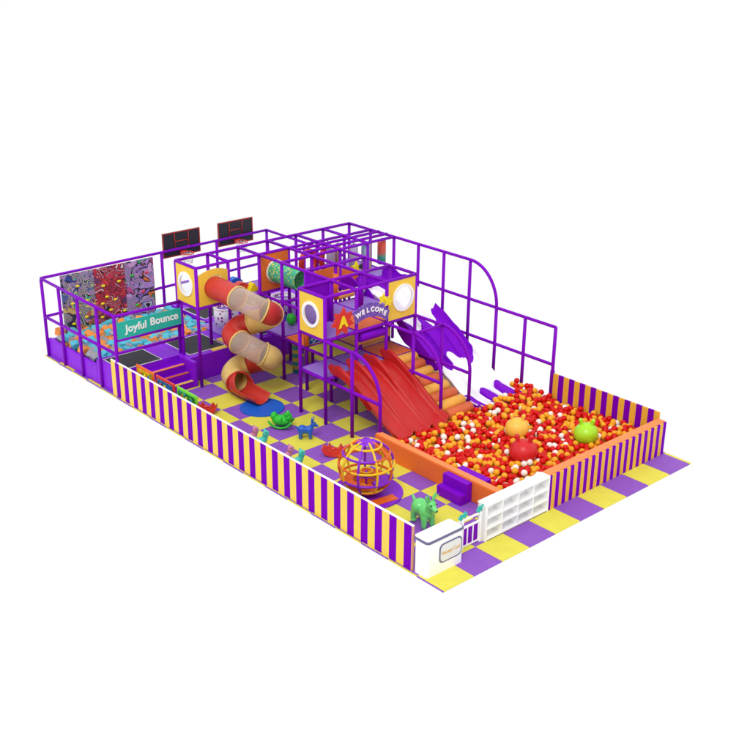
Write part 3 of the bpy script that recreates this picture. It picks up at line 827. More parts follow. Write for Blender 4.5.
# ------------------------------------------------------------------ white dragon-flame slide
t = thing('flame_slide', 'wide white slide with purple flame shaped bands running down to the ball pit', 'slide', (8.5, 8.8, 0.4))
SLY = 12.64
def surf_w(y):
    if y > 11.48: return 2.76 + 0.06 * min(1, (y - 11.48) / 0.6)
    v = (11.48 - y) / 5.5
    K = [(0, 2.76), (0.08, 2.70), (0.2, 2.42), (0.33, 2.12), (0.45, 1.75), (0.6, 1.20), (0.72, 0.82), (0.84, 0.42), (0.93, 0.32), (1.0, 0.31)]
    for (a, za), (b_, zb) in zip(K, K[1:]):
        if v <= b_:
            s = (v - a) / (b_ - a); s = s * s * (3 - 2 * s) * 0.35 + s * 0.65
            return za + (zb - za) * s
    return K[-1][1]
def prof_w(v):
    y = SLY - (SLY - 5.98) * v
    return y, surf_w(y)
FLAME = [(9.3, 10.05), (9.5, 9.8), (9.55, 8.6), (9.40, 8.2), (9.2, 7.95), (9.0, 7.87), (8.82, 7.93), (8.73, 8.18), (8.65, 8.39), (8.52, 8.47), (8.37, 8.38), (8.34, 8.1), (8.24, 7.92), (8.1, 7.86), (7.97, 7.95), (7.85, 8.23), (7.76, 8.33), (7.7, 8.15), (7.66, 7.92), (7.5, 7.82),
         (7.4, 7.9), (7.4, 9.3), (7.5, 9.36), (7.6, 9.65), (7.70, 9.90), (7.86, 9.84), (7.95, 9.55), (8.03, 9.36), (8.15, 9.36), (8.28, 9.6), (8.45, 9.87), (8.58, 9.75), (8.68, 9.45), (8.78, 9.35), (8.9, 9.37), (9.03, 9.6), (9.12, 9.88)]
def inside(x, y, P):
    c = False; n = len(P)
    for i in range(n):
        (xa, y_a), (xb, y_b) = P[i], P[i - 1]
        if (y_a > y) != (y_b > y) and x < (xb - xa) * (y - y_a) / (y_b - y_a) + xa: c = not c
    return c
def smooth_poly(P, n=5):
    Q = []
    N = len(P)
    for i in range(N):
        a, b_, c, d_ = [Vector((*P[(i + k - 1) % N], 0)) for k in range(4)]
        for k in range(n):
            t_ = k / n
            v = 0.5 * ((2 * b_) + (c - a) * t_ + (2 * a - 5 * b_ + 4 * c - d_) * t_ * t_ + (3 * b_ - a - 3 * c + d_) * t_ ** 3)
            Q.append((v.x, v.y))
    return Q
FLAME = smooth_poly(FLAME, 4)
XL, XR = XE + 0.07, 9.42
def col_w(u_, v):
    y = SLY - (SLY - 5.98) * v; x = XL + (XR - XL) * u_
    if y > 11.2:
        return 1 if y > 11.42 + 0.5 * math.sin(max(0, min(1, (x - 7.62) / 0.7)) * PI) + 0.35 * math.sin(max(0, min(1, (x - 8.75) / 0.55)) * PI) else 0
    if 7.8 < y < 10.1 and inside(x, y, FLAME): return 1
    if y < 6.2: return 1
    return 0
lane_slide(t, XL, XR, 3, prof_w, 380, lambda v: 0.20, 0.05, ['slide_white', 'pad_purple'], col_w, lane_n=34)
# flame tongues standing off the left rim and the head
def flame(x, y, z, sy, sz, flip=1):
    P = [(0, 0), (0.16, 0.10), (0.42, 0.16), (0.72, 0.38), (0.98, 0.78), (0.66, 0.66), (0.40, 0.52), (0.16, 0.42), (-0.10, 0.30), (-0.28, 0.10)]
    return MB().prism([(y + flip * a * sy, z + b_ * sz) for a, b_ in P], (x, 0, 0), (0, 1, 0), (0, 0, 1), (0.045, 0, 0))
sk = [(9.95, surf_w(9.95) + 0.02), (9.7, surf_w(9.7) + 0.24), (9.2, surf_w(9.2) + 0.24), (8.6, surf_w(8.6) + 0.23), (8.2, surf_w(8.2) + 0.22), (7.95, surf_w(7.95) + 0.12), (8.1, surf_w(8.1) - 0.1),
      (8.5, surf_w(8.5) - 0.20), (8.9, surf_w(8.9) - 0.32), (9.3, surf_w(9.3) - 0.36), (9.55, surf_w(9.55) - 0.42), (9.9, surf_w(9.9) - 0.22), (9.6, surf_w(9.6) - 0.12)]
MB().prism(smooth_poly(sk, 3), (XL - 0.05, 0, 0), (0, 1, 0), (0, 0, 1), (0.045, 0, 0)).build('flame', 'pad_purple', t, bevel=0.012)
for xc, yt in ((7.74, 6.90), (8.52, 6.95), (9.26, 7.02)):
    out = []
    for k in range(9):
        a = PI * k / 8; out.append((xc - 0.15 * math.cos(a), yt - 0.15 + 0.15 * math.sin(a)))
    out += [(xc + 0.15, 6.5), (xc + 0.15, 6.0), (xc - 0.15, 6.0), (xc - 0.15, 6.5)]
    bb = MB(); n_ = len(out)
    vs = [(x, y, surf_w(y) + 0.13) for x, y in out] + [(x, y, surf_w(y) - 0.02) for x, y in out]
    bb.add(vs, [tuple(range(n_)), tuple(range(n_, 2 * n_))[::-1]] + [(i, (i + 1) % n_, n_ + (i + 1) % n_, n_ + i) for i in range(n_)])
    bb.build('flame', 'pad_purple', t)
hd = [(12.6, 2.7), (12.6, 3.12), (12.2, 3.22), (11.8, 3.05), (11.5, 3.10), (11.2, 2.92), (11.0, 2.66), (11.4, 2.62)]
for x in (XL - 0.05, XR + 0.002):
    MB().prism(smooth_poly(hd, 3), (x, 0, 0), (0, 1, 0), (0, 0, 1), (0.045, 0, 0)).build('flame', 'pad_purple', t, bevel=0.012)

# ------------------------------------------------------------------ spiral tube slide
t = thing('spiral_tube_slide', 'spiral tube slide of red, cream and clear sections winding down to the blue mat', 'slide', (3.5, 12.6, 0))
ctrl = [(3.22, 13.95, 3.32), (3.2, 13.3, 3.33), (3.18, 12.6, 3.30), (3.28, 12.1, 3.23), (3.40, 11.83, 3.12), (3.72, 11.68, 2.93), (4.02, 11.98, 2.70), (4.08, 12.4, 2.46),
        (4.0, 12.85, 2.26), (3.68, 13.2, 2.08), (3.3, 13.1, 1.92), (3.2, 12.6, 1.82), (3.3, 12.2, 1.74), (3.42, 11.95, 1.63), (3.72, 11.8, 1.44), (4.02, 12.05, 1.22),
        (4.08, 12.5, 1.02), (4.0, 12.95, 0.84), (3.62, 13.25, 0.68), (3.22, 13.1, 0.54), (3.08, 12.62, 0.46)]
path = catmull(ctrl, 8); RT = 0.375
secs = [(0, 2, 'tube_red'), (2, 4.6, 'clear_tube'), (4.6, 5.5, 'tube_red'), (5.5, 8.3, 'tube_yellow'), (8.3, 11, 'tube_red'), (11, 13.6, 'clear_tube'), (13.6, 15.5, 'tube_yellow'), (15.5, 17.6, 'tube_red'), (17.6, 20, 'tube_yellow')]
for a, b_, m in secs:
    P = path[int(a * 8):int(b_ * 8) + 1]
    MB().tube(P, RT, 30, inner=RT - 0.018).build('clear_section' if m == 'clear_tube' else 'tube_section', m, t)
for a, m in [(0, 'tube_yellow'), (2, 'tube_yellow'), (4.6, 'tube_yellow'), (5.5, 'tube_yellow'), (8.3, 'tube_yellow'), (11, 'tube_yellow'), (13.6, 'tube_yellow'), (15.5, 'tube_yellow'), (17.6, 'tube_yellow'), (20, 'tube_red')]:
    i = int(a * 8); p0 = path[i]; tn = (path[min(i + 1, len(path) - 1)] - path[max(i - 1, 0)]).normalized()
    MB().tube([p0 - tn * 0.022, p0 + tn * 0.022], RT + 0.035, 30, inner=RT - 0.02).build('flange', m, t)
# open chute
ch = MB(); cp = catmull([(3.08, 12.62, 0.46), (3.06, 12.25, 0.455), (3.10, 11.9, 0.43), (3.16, 11.4, 0.42)], 8); vs = []; nk = 18
for i, c_ in enumerate(cp):
    f = i / (len(cp) - 1); tn = (cp[min(i + 1, len(cp) - 1)] - cp[max(i - 1, 0)]).normalized(); sdir = tn.cross(Vector((0, 0, 1))).normalized(); upv = sdir.cross(tn)
    half = math.radians(180 - 92 * min(1, f * 2.6) ** 1.3) if f > 0 else PI; half *= 1 - 0.25 * max(0, f - 0.5)
    rr_ = RT if f < 0.6 else RT * (1 - 0.05 * (f - 0.6))
    for rad in (rr_, rr_ - 0.02):
        for k in range(nk + 1):
            a = -PI / 2 - half + 2 * half * k / nk
            lift = Vector((0, 0, 0.14)) if False else Vector((0, 0, 0))
            vs.append(c_ + sdir * rad * math.cos(a) + upv * rad * math.sin(a)  + Vector((0, 0, max(0, 0.0))))
n2 = 2 * (nk + 1); fs = []
for i in range(len(cp) - 1):
    for k in range(nk):
        a = i * n2 + k; fs.append((a, a + 1, a + n2 + 1, a + n2)); a += nk + 1; fs.append((a, a + n2, a + n2 + 1, a + 1))
    for k in (0, nk):
        a = i * n2 + k; fs.append((a, a + n2, a + n2 + nk + 1, a + nk + 1))
for i in (0, len(cp) - 1):
    for k in range(nk): a = i * n2 + k; fs.append((a, a + 1, a + nk + 2, a + nk + 1))
ch.add(vs, fs, 0, True); ch.build('exit_chute', 'tube_red', t)

o = MB()
P = [(0.98 * math.cos(2 * PI * k / 48), 0.98 * math.sin(2 * PI * k / 48)) for k in range(48)]
o.prism([(a * 0.72, b_ * 0.72) for a, b_ in P], (3.05, 11.28, 0.004), (1, 0, 0), (0, 1, 0), (0, 0, 0.035))
tag(o.build('round_mat', 'blue', loc=(3.05, 11.28, 0), bevel=0.01), 'round blue landing mat on the floor below the tube slide', 'mat')

# ------------------------------------------------------------------ trampoline arena
ZT = 0.88
arena = thing('trampoline_deck', 'purple padded trampoline deck with dark jump beds at the left end', 'trampoline', (5, 16, 0))
# deck as blocks round the pit, with openings for jump beds
beds = [(0.28, 14.75, 1.72, 16.2), (2.66, 14.75, 4.06, 16.2), (5.05, 17.45, 6.45, 18.85), (7.2, 17.45, 8.6, 18.85), (5.6, 14.75, 7.0, 16.2)]
def deck_block(x0, y0, x1, y1):
    MB().box(x0, y0, 0.002, x1, y1, ZT).build('deck_pad', 'deck_vinyl', arena, bevel=0.02)
deck_block(0.10, 15.0, 2.50, 16.42); deck_block(2.502, 14.48, 5.0, 16.42); deck_block(5.002, 14.48, 9.9, 19.84)
for i, (a, b_, c_, d_) in enumerate(beds):
    y_ = max(b_, 15.02) if i == 0 else b_
    bt = MB(); bt.box(a, y_, ZT + 0.002, c_, d_, ZT + 0.012)
    jb = bt.build('jump_bed', 'tramp_bed', arena)
    fr = MB(); q = 0.025
    fr.box(a - q, y_ - q, ZT + 0.002, c_ + q, y_, ZT + 0.016).box(a - q, d_, ZT + 0.002, c_ + q, d_ + q, ZT + 0.016).box(a - q, y_, ZT + 0.002, a, d_, ZT + 0.016).box(c_, y_, ZT + 0.002, c_ + q, d_, ZT + 0.016)
    fr.build('bed_edge', 'offwhite', arena)
MB().box(3.45, 14.50, ZT + 0.002, 4.5, 14.72, ZT + 0.03).build('edge_pad', 'stripe_yellow', arena)
MB().box(4.15, 14.95, ZT + 0.002, 4.6, 15.4, ZT + 0.03).build('edge_pad', 'stripe_yellow', arena)
# low pad wall around foam pit
foam = thing('foam_pit', 'purple walled foam pit in front of the graffiti climbing wall', 'foam pit', (2.5, 18.3, 0))
MB().box(0.10, 16.422, 0.002, 0.22, 19.84, 0.66).build('side_wall', 'deck_vinyl', foam, bevel=0.01)
MB().box(0.221, 19.70, 0.002, 5.0, 19.84, 0.62).build('back_wall', 'deck_vinyl', foam, bevel=0.01)
MB().box(0.221, 16.422, 0.002, 5.0, 19.69, 0.20).build('pit_base', 'dark_purple', foam)
# steps
st = thing('padded_steps', 'purple staircase with orange, red and yellow treads up to the trampolines', 'steps', (1.7, 14.6, 0))
for k, (y, z, m) in enumerate([(14.60, 0.66, 'orange_light'), (14.35, 0.44, 'roll_brown'), (14.10, 0.22, 'stripe_yellow')]):
    MB().box(0.85, y, 0.002, 2.36, 14.998, z - 0.002 * 0) .build('step', 'pad_purple', st) if k == 0 else MB().box(0.85, y, 0.002, 2.36, y + 0.248, z).build('step', 'pad_purple', st)
    MB().box(0.87, y - 0.005, z + 0.002, 2.34, y + 0.10, z + 0.022).build('tread', m, st)
MB().box(2.365, 14.08, 0.002, 2.498, 14.998, ZT).build('cheek_wall', 'deck_vinyl', st, bevel=0.015)
MB().box(0.72, 14.08, 0.002, 0.845, 14.998, 0.66).build('cheek_wall', 'deck_vinyl', st, bevel=0.015)

# arena pipe frame
af = thing('arena_frame', 'purple pipe frame around the foam pit and trampolines with basketball end', 'frame', (5, 17.5, 0))
yl = [19.86, 18.62, 17.34, 16.07]
for y in yl: post(af, 0.07, y, 0.002, 2.80)
post(af, 0.07, 14.93, 0.002, 2.80)
rail(af, (0.07, 14.93, 2.78), (0.07, 19.86, 2.84)); rail(af, (0.07, 14.93, 1.49), (0.07, 19.86, 1.46))
for x in (4.9, 7.36, 9.75): post(af, x, 19.9, 0.5, 2.9)
rail(af, (0.07, 19.9, 2.84), (9.75, 19.9, 2.90)); rail(af, (0.07, 19.9, 1.44), (9.75, 19.9, 1.60))
rail(af, (9.75, 19.9, 2.90), (9.75, 15.14, 2.90)); post(af, 9.75, 17.5, 0.5, 2.9)
rail(af, (9.75, 19.9, 1.6), (9.75, 15.14, 1.6))
for z in (2.74, 1.92, 1.49): rail(af, (0.07, 14.93, z + 0.02), (2.56, 14.95, z))
post(af, 2.56, 14.95, 0.002, 2.76)

t = thing('name_sign', 'teal sign reading Joyful Bounce on the purple frame over the trampolines', 'sign', (1.3, 14.9, 2.3))
MB().box(0.14, 14.90, 1.98, 2.50, 14.925, 2.54).build('board', 'teal', t)
text_obj('lettering', 'Joyful', 0.35, 'white', t, (0.82, 14.893, 2.27), (1, 0, 0), (0, 0, 1), 0.004, 0.008)
text_obj('lettering', 'Bounce', 0.35, 'white', t, (1.86, 14.893, 2.30), (1, 0, 0), (0, 0, 1), 0.004, 0.008)

# climbing wall
t = thing('climbing_wall', 'graffiti painted climbing wall with small yellow holds behind the foam pit', 'climbing wall', (2.6, 19.75, 0.5))
for (a, b_, m) in [(0.72, 1.98, 'graffiti_a'), (1.985, 3.22, 'graffiti_b'), (3.225, 4.42, 'graffiti_c')]:
    MB().box(a, 19.72, 0.55, b_, 19.78, 2.82).build('painted_panel', m, t)
for (x, z) in [(0.98, 2.2), (1.35, 2.35), (0.85, 2.25), (1.1, 1.75), (1.3, 1.35), (1.55, 1.15), (1.05, 1.0), (1.62, 1.75), (2.3, 2.15), (2.45, 1.72), (2.75, 1.55), (2.55, 1.2), (2.25, 1.5), (3.5, 2.3), (3.9, 1.6), (3.6, 1.15), (2.95, 2.2), (2.2, 1.0), (3.1, 1.05), (4.1, 2.3)]:
    MB().ball((x + random.uniform(-.03, .03), 19.70, z), 0.06, (1.3, 0.7, 0.75), 10, 7).build('hold', 'star_yellow' if x < 3.2 else 'green_deep' if x < 3.7 else 'red_plastic', t)

# foam cubes
fc = {}
fcell = []
def cubemesh(m, s):
    b = MB(); b.box(-s / 2, -s / 2, -s / 2, s / 2, s / 2, s / 2)
    me = bpy.data.meshes.new('foam_cube_' + m); me.from_pydata(b.v, [], b.f); me.materials.append(M[m]); 
    bm = bmesh.new(); bm.from_mesh(me); bmesh.ops.recalc_face_normals(bm, faces=bm.faces)
    bmesh.ops.bevel(bm, geom=bm.edges, offset=0.012, segments=2, affect='EDGES', profile=0.5); bm.to_mesh(me); bm.free(); return me
for m in ('foam_cyan', 'foam_grey', 'foam_orange'): fc[m] = cubemesh(m, 0.25)
for layer, zz in ((0, 0.46), (1, 0.71)):
    n = 0; tries = 0; placed = []
    while n < (95 if layer == 0 else 210) and tries < 9000:
        tries += 1
        x = random.uniform(0.36, 4.86); y = random.uniform(16.62, 19.52)
        if any((x - a) ** 2 + (y - b_) ** 2 < 0.205 ** 2 for a, b_ in placed): continue
        placed.append((x, y)); n += 1
        r = random.random(); m = 'foam_cyan' if r < 0.42 else ('foam_grey' if r < 0.68 else 'foam_orange')
        o = bpy.data.objects.new('foam_cube', fc[m]); COL.objects.link(o)
        o.location = (x, y, zz + random.uniform(-0.04, 0.08))
        o.rotation_euler = (random.uniform(-.6, .6), random.uniform(-.6, .6), random.uniform(0, 1.57))
        nm = {'foam_cyan': 'cyan', 'foam_grey': 'grey', 'foam_orange': 'orange'}[m]
        tag(o, nm + ' foam cube lying in the heap of the foam pit', 'foam cube', 'foam cubes in the foam pit')
o = bpy.data.objects.new('foam_cube', fc['foam_orange']); COL.objects.link(o); o.location = (0.42, 19.55, 0.90); o.rotation_euler = (0.15, 0.1, 0.3)
tag(o, 'single orange foam cube lying highest at the far left corner of the foam pit', 'foam cube', 'foam cubes in the foam pit')

# basketball hoops
def hoop(x, lab):
    t = thing('basketball_hoop', lab, 'basketball hoop', (x, 19.95, 3), 'basketball hoops on the back frame')
    w2, z0, z1 = 0.82, 2.58, 3.52; Y = 19.98
    MB().box(x - w2, Y, z0, x + w2, Y + 0.04, z1).build('backboard', 'black', t)
    f = MB(); q = 0.035
    for a, b_, c_, d_ in ((-w2, z0, w2, z0 + q), (-w2, z1 - q, w2, z1), (-w2, z0 + q, -w2 + q, z1 - q), (w2 - q, z0 + q, w2, z1 - q)):
        f.box(x + a, Y - 0.012, b_, x + c_, Y - 0.001, d_)
    f.build('board_border', 'lane_red', t)
    g = MB(); r_ = 0.014
    for A, B in (((-0.3, 3.46), (-0.3, 2.95)), ((0.3, 3.46), (0.3, 2.95)), ((-0.3, 3.15), (0.3, 3.15)), ((-0.3, 2.95), (-0.05, 2.7)), ((0.3, 2.95), (0.05, 2.7))):
        g.tube([(x + A[0], Y - 0.012, A[1]), (x + B[0], Y - 0.012, B[1])], r_, 6)
    g.build('target_square', 'lane_red', t)
    MB().box(x - 0.1, Y - 0.12, 2.66, x + 0.1, Y - 0.013, 2.78).build('bracket', 'red_plastic', t)
    torus((x, Y - 0.37, 2.74), 0.24, 0.018, ((1, 0, 0), (0, 1, 0)), 'red_plastic', 'rim', t)
    n = MB()
    for k in range(12):
        for s in (-1, 1):
            P = []
            for i in range(5):
                a = 2 * PI * (k + s * i * 0.5) / 12; rr_ = 0.235 - 0.02 * i
                P.append((x + rr_ * math.cos(a), Y - 0.37 + rr_ * math.sin(a), 2.72 - i * 0.095))
            n.tube(P, 0.007, 4)
    n.build('net', 'net_white', t)
hoop(5.85, 'black basketball backboard with red trim and white net, the one on the left')
hoop(8.32, 'black basketball backboard with red trim and white net, the one on the right')

# spotted drums
def drum(x, y, z, lab, r=0.43, h=0.66):
    t = thing('spotted_drum', lab, 'drum', (x, y, z), 'white spotted drums')
    P = [(x, y, z), (x, y, z + h)]
    MB().tube(P, r, 32, inner=r - 0.03).build('wall', 'drum_dots', t)
    MB().tube([(x, y, z + 0.02), (x, y, z + h * 0.8)], r - 0.035, 32).build('filling', 'light_purple', t)
    torus((x, y, z + h), r - 0.015, 0.03, ((1, 0, 0), (0, 1, 0)), 'ball_white', 'rim', t)
drum(5.25, 16.35, ZT + 0.05, 'white drum with coloured spots left of the upper tube slide')
drum(7.55, 16.0, ZT + 0.05, 'white spotted drum half hidden behind the tube slide and posts')
MB_ = MB().box(4.5, 15.6, ZT + 0.002, 5.04, 16.9, ZT + 0.045); tag(MB_.build('landing_pad', 'light_purple', loc=(4.8, 16.2, ZT)), 'flat light purple landing pad on the trampoline deck beside the spotted drum', 'mat')

# little blocks on upper deck
for (x, y, m, lab) in [(4.75, 14.9, 'blue', 'small blue play block on the deck above the tube slide'), (4.62, 14.35, 'red_plastic', 'small red arched play block behind the clear tube section')]:
    b = MB()
    P = [(0.32 * math.cos(PI * k / 12), 0.32 * math.sin(PI * k / 12)) for k in range(13)]
    b.prism(P, (x, y, L2 + 0.034), (1, 0, 0), (0, 0, 1), (0, 0.25, 0))
    tag(b.build('play_block', m, loc=(x, y, L2 + 0.034), bevel=0.02), lab, 'block')
b = MB(); b.prism([(-0.22, 0), (0.22, 0), (0, 0.3)], (4.95, 14.15, L2 + 0.034), (1, 0, 0), (0, 0, 1), (0, 0.25, 0))
b.v = [(v[0] , v[1], v[2]) for v in b.v]
tag(b.build('play_block', 'star_yellow', loc=(4.95, 14.15, L2 + 0.034), bevel=0.02), 'small yellow wedge play block beside the orange panel', 'block')

# lower level play things
t = thing('banded_pole', 'teal and yellow banded padded pole standing under the deck', 'pole', (5.75, 12.95, 0))
MB().tube([(5.75, 12.95, 0.002), (5.75, 12.95, 1.44)], 0.14, 20).build('padding', 'pole_bands', t)
t = thing('banded_pole', 'orange padded pole standing in the dark beneath the far deck', 'pole', (6.6, 13.4, 0))
MB().tube([(6.6, 13.4, 0.002), (6.6, 13.4, 1.44)], 0.12, 20).build('padding', 'stripe_yellow', t)
for (x, y, m, r_, lab) in [(7.0, 12.1, 'tan', 0.10, 'tan padded pole standing under the deck behind the banded one'), (7.1, 11.0, 'blue', 0.12, 'blue padded pole standing under the yellow deck'), (6.9, 12.5, 'teal', 0.11, 'plain teal padded pole standing in the shade under the frame')]:
    t = thing('padded_pole', lab, 'pole', (x, y, 0))
    MB().tube([(x, y, 0.002), (x, y, 1.44)], r_, 18).build('padding', m, t)
for (x, y, z, r_, m, lab) in [(5.95, 13.45, 1.75, 0.17, 'green_deep', 'green punch ball on the lower purple deck'), (6.35, 13.3, 1.80, 0.2, 'orange', 'orange red punch ball on the lower deck behind the green one'),
                             (6.1, 15.0, 0.32 + ZT, 0.26, 'teal', 'teal ball on the deck behind the lower tube bend'), (6.5, 14.6, 0.3 + ZT, 0.22, 'blue', 'blue ball right of the lower tube bend')]:
    t = thing('punch_ball', lab, 'ball', (x, y, z), 'big coloured punch balls')
    MB().ball((x, y, z), r_, (1, 1, 1.25), 20, 14).build('ball', m, t)
    MB().tube([(x, y, z + r_ * 1.2), (x, y, z + r_ * 1.2 + 0.25)], 0.02, 6).build('cord', 'black', t)

# ------------------------------------------------------------------ activity boards behind fence
def board(y0_, y1_, mf, mi_, lab, h=0.92):
    t = thing('activity_board', lab, 'activity board', (0.30, (y0_ + y1_) / 2, 0.4), 'activity boards along the fence')
    x = 0.28; zt = 1.36
    MB().box(x, y0_, zt - h, x + 0.05, y1_, zt).build('frame', mf, t, bevel=0.02)
    MB().box(x - 0.012, y0_ - 0.10, zt - h + 0.1, x - 0.001, y1_ + 0.10, zt - 0.09).build('play_face', mi_, t)
    MB().box(x + 0.051, y0_ - 0.10, zt - h + 0.1, x + 0.062, y1_ + 0.10, zt - 0.09).build('play_face', mi_, t)
    for yy in (y0_ - 0.08, y1_ + 0.08): MB().box(x + 0.01, yy - 0.03, 0.002, x + 0.04, yy + 0.03, zt - h - 0.001).build('leg', mf, t)
    for k in range(3): MB().ball((x - 0.02, y0_ + (y1_ - y0_) * (0.27 + 0.23 * k), zt - 0.24), 0.05, (0.5, 1, 1), 10, 8).build('knob', ['red_plastic', 'star_yellow', 'blue'][k], t)
board(14.14, 13.10, 'orange', 'toy_board', 'orange framed activity board with yellow play face behind the fence')
board(12.97, 11.93, 'red_plastic', 'blue_board', 'red framed activity board with blue play face behind the fence')
board(11.78, 10.72, 'lime_board', 'green_board', 'lime framed activity board with dark green play face behind the fence')

# ------------------------------------------------------------------ ride-on animals
def limb(b, a, c, r0, r1, n=6):
    a, c = Vector(a), Vector(c)
    b.tube([a.lerp(c, k / n) for k in range(n + 1)], 1.0, 12, rs=[r0 + (r1 - r0) * k / n for k in range(n + 1)])
    b.ball(a, r0, seg=12, rings=8); b.ball(c, r1, seg=12, rings=8)

def deer(loc, yaw, s, m, lab, antler=True, name='ride_on_deer'):
    t = thing(name, lab, 'ride-on toy', loc)
    R = Matrix.Rotation(yaw, 3, 'Z'); L = Vector(loc)
    W = lambda x, y, z: L + R @ (Vector((x, y, z)) * s)
    b = MB()
    b.ball(W(-0.17, 0, 0.43), 0.215 * s, (1.05, 1.0, 1.0), 20, 14)
    b.ball(W(0.13, 0, 0.41), 0.20 * s, (1, 1.0, 1.0), 20, 14)
    limb(b, W(-0.2, 0, 0.39), W(0.15, 0, 0.38), 0.16 * s, 0.15 * s)
    limb(b, W(0.2, 0, 0.45), W(0.32, 0, 0.66), 0.125 * s, 0.105 * s)
    b.ball(W(0.34, 0, 0.70), 0.125 * s, (1.05, 0.9, 0.95), 18, 12)
    limb(b, W(0.38, 0, 0.67), W(0.50, 0, 0.61), 0.09 * s, 0.068 * s)
    for x in (-0.24, 0.19):
        for y in (-0.115, 0.115):
            limb(b, W(x, y, 0.30), W(x + (0.02 if x > 0 else -0.02), y * 1.1, 0.085), 0.095 * s, 0.07 * s)
            b.ball(W(x + 0.02, y * 1.1, 0.065), 0.068 * s, (1.1, 1, 0.9), 12, 8)
    limb(b, W(-0.38, 0, 0.50), W(-0.47, 0, 0.60), 0.05 * s, 0.035 * s)
    remeshed('body', b, m, t, 0.017 * s, 5)
    for y in (-1, 1):
        e = MB(); e.tube(catmull([W(0.30, y * 0.07, 0.78), W(0.27, y * 0.12, 0.88), W(0.27, y * 0.13, 0.96)], 3), 0.035 * s, 8, rs=[1, 1.1, 1.15, 1.1, 0.9, 0.6, 0.3][:7])
        e.build('ear', m, t)
        if antler:
            an = MB(); limb(an, W(0.33, y * 0.05, 0.79), W(0.34, y * 0.12, 1.02), 0.024 * s, 0.016 * s)
            limb(an, W(0.335, y * 0.085, 0.90), W(0.39, y * 0.16, 0.98), 0.017 * s, 0.012 * s)
            an.build('antler', m, t)
        MB().ball(W(0.425, y * 0.085, 0.735), 0.021 * s, seg=10, rings=7).build('eye', 'black', t)
    MB().ball(W(0.565, 0, 0.62), 0.022 * s, seg=10, rings=7).build('nose', 'black', t)
    for x in (-0.25, 0.22):
        for y in (-0.126, 0.126): MB().ball(W(x, y, 0.03), 0.05 * s, (1.15, 1, 0.55), 10, 7).build('hoof', 'dark_purple' if False else m, t)
    return t
deer((1.80, 2.66, 0.002), -1.72, 1.02, 'green_toy', 'green inflatable ride-on deer with antlers beside the white reception counter')
deer((2.72, 8.64, 0.002), -0.72, 0.66, 'blue_toy', 'small blue ride-on deer standing on the checkered floor', antler=True)

def rocker(loc, yaw, s, m, lab):
    t = thing('rocking_toy', lab, 'ride-on toy', loc)
    R = Matrix.Rotation(yaw, 3, 'Z'); L = Vector(loc)
    U = R @ Vector((s, 0, 0)); Wd = R @ Vector((0, s, 0)); V = Vector((0, 0, s))
    out = []
    for k in range(15): a = PI * (1.14 + 0.72 * k / 14); out.append((0.62 * math.cos(a), 0.50 + 0.50 * math.sin(a)))
    top = [(0.56, 0.50), (0.45, 0.36), (0.33, 0.56), (0.20, 0.34), (0.05, 0.32), (-0.08, 0.34), (-0.2, 0.60), (-0.32, 0.36), (-0.46, 0.52), (-0.55, 0.36)]
    b = MB(); b.prism([(x, z) for x, z in out + top], L - Wd * 0.16, U, V, Wd * 0.32)
    sb = b.build('body', m, t, bevel=0.03)
    MB().prism([(x * 1.05, z) for x, z in out[2:13]] + [(0.40, 0.16), (-0.40, 0.16)], L - Wd * 0.24, U, V, Wd * 0.075).build('runner', m, t, bevel=0.01)
    MB().prism([(x * 1.05, z) for x, z in out[2:13]] + [(0.40, 0.16), (-0.40, 0.16)], L + Wd * 0.165, U, V, Wd * 0.075).build('runner', m, t, bevel=0.01)
    MB().tube([L + U * 0.28 + V * 0.44 - Wd * 0.26, L + U * 0.28 + V * 0.44 + Wd * 0.26], 0.028 * s, 8).build('handle', m, t)
    MB().ball(L + V * 0.36 - U * 0.02, 0.14 * s, (1, 1.1, 0.4), 14, 9).build('seat', m, t)
rocker((2.6, 7.2, 0.012), -0.8, 0.62, 'red_plastic', 'red rocking toy with crown shaped top beside the globe spinner')
t = thing('rocking_toy', 'green frog-like rocking toy on the floor near the round blue mat', 'ride-on toy', (2.62, 9.72, 0.012))
L = Vector(t.location); R = Matrix.Rotation(-0.9, 3, 'Z'); W = lambda x, y, z: L + R @ Vector((x, y, z))
b = MB()
b.ball(W(0, 0, 0.24), 0.22, (1.35, 0.9, 0.75), 20, 12, R=R); b.ball(W(0.22, 0, 0.36), 0.13, (1, 1.2, 0.9), 18, 12, R=R)
for y in (-0.09, 0.09): b.ball(W(0.20, y, 0.47), 0.065)
b.ball(W(-0.22, 0, 0.36), 0.12, (0.9, 1.2, 1.1), 16, 10, R=R)
limb(b, W(0.05, -0.26, 0.36), W(0.05, 0.26, 0.36), 0.03, 0.03)
remeshed('body', b, 'green_deep', t, 0.015, 4)
for y in (-0.17, 0.17):
    MB().tube([W(0.40 * math.cos(a), y, 0.42 + 0.38 * math.sin(a)) for a in [PI * (1.15 + 0.7 * k / 14) for k in range(15)]], 0.038, 10).build('runner', 'green_deep', t)

rocker((1.5, 12.1, 0.012), -0.8, 0.60, 'red_plastic', 'red rocking toy half hidden behind the fence near the lime board')

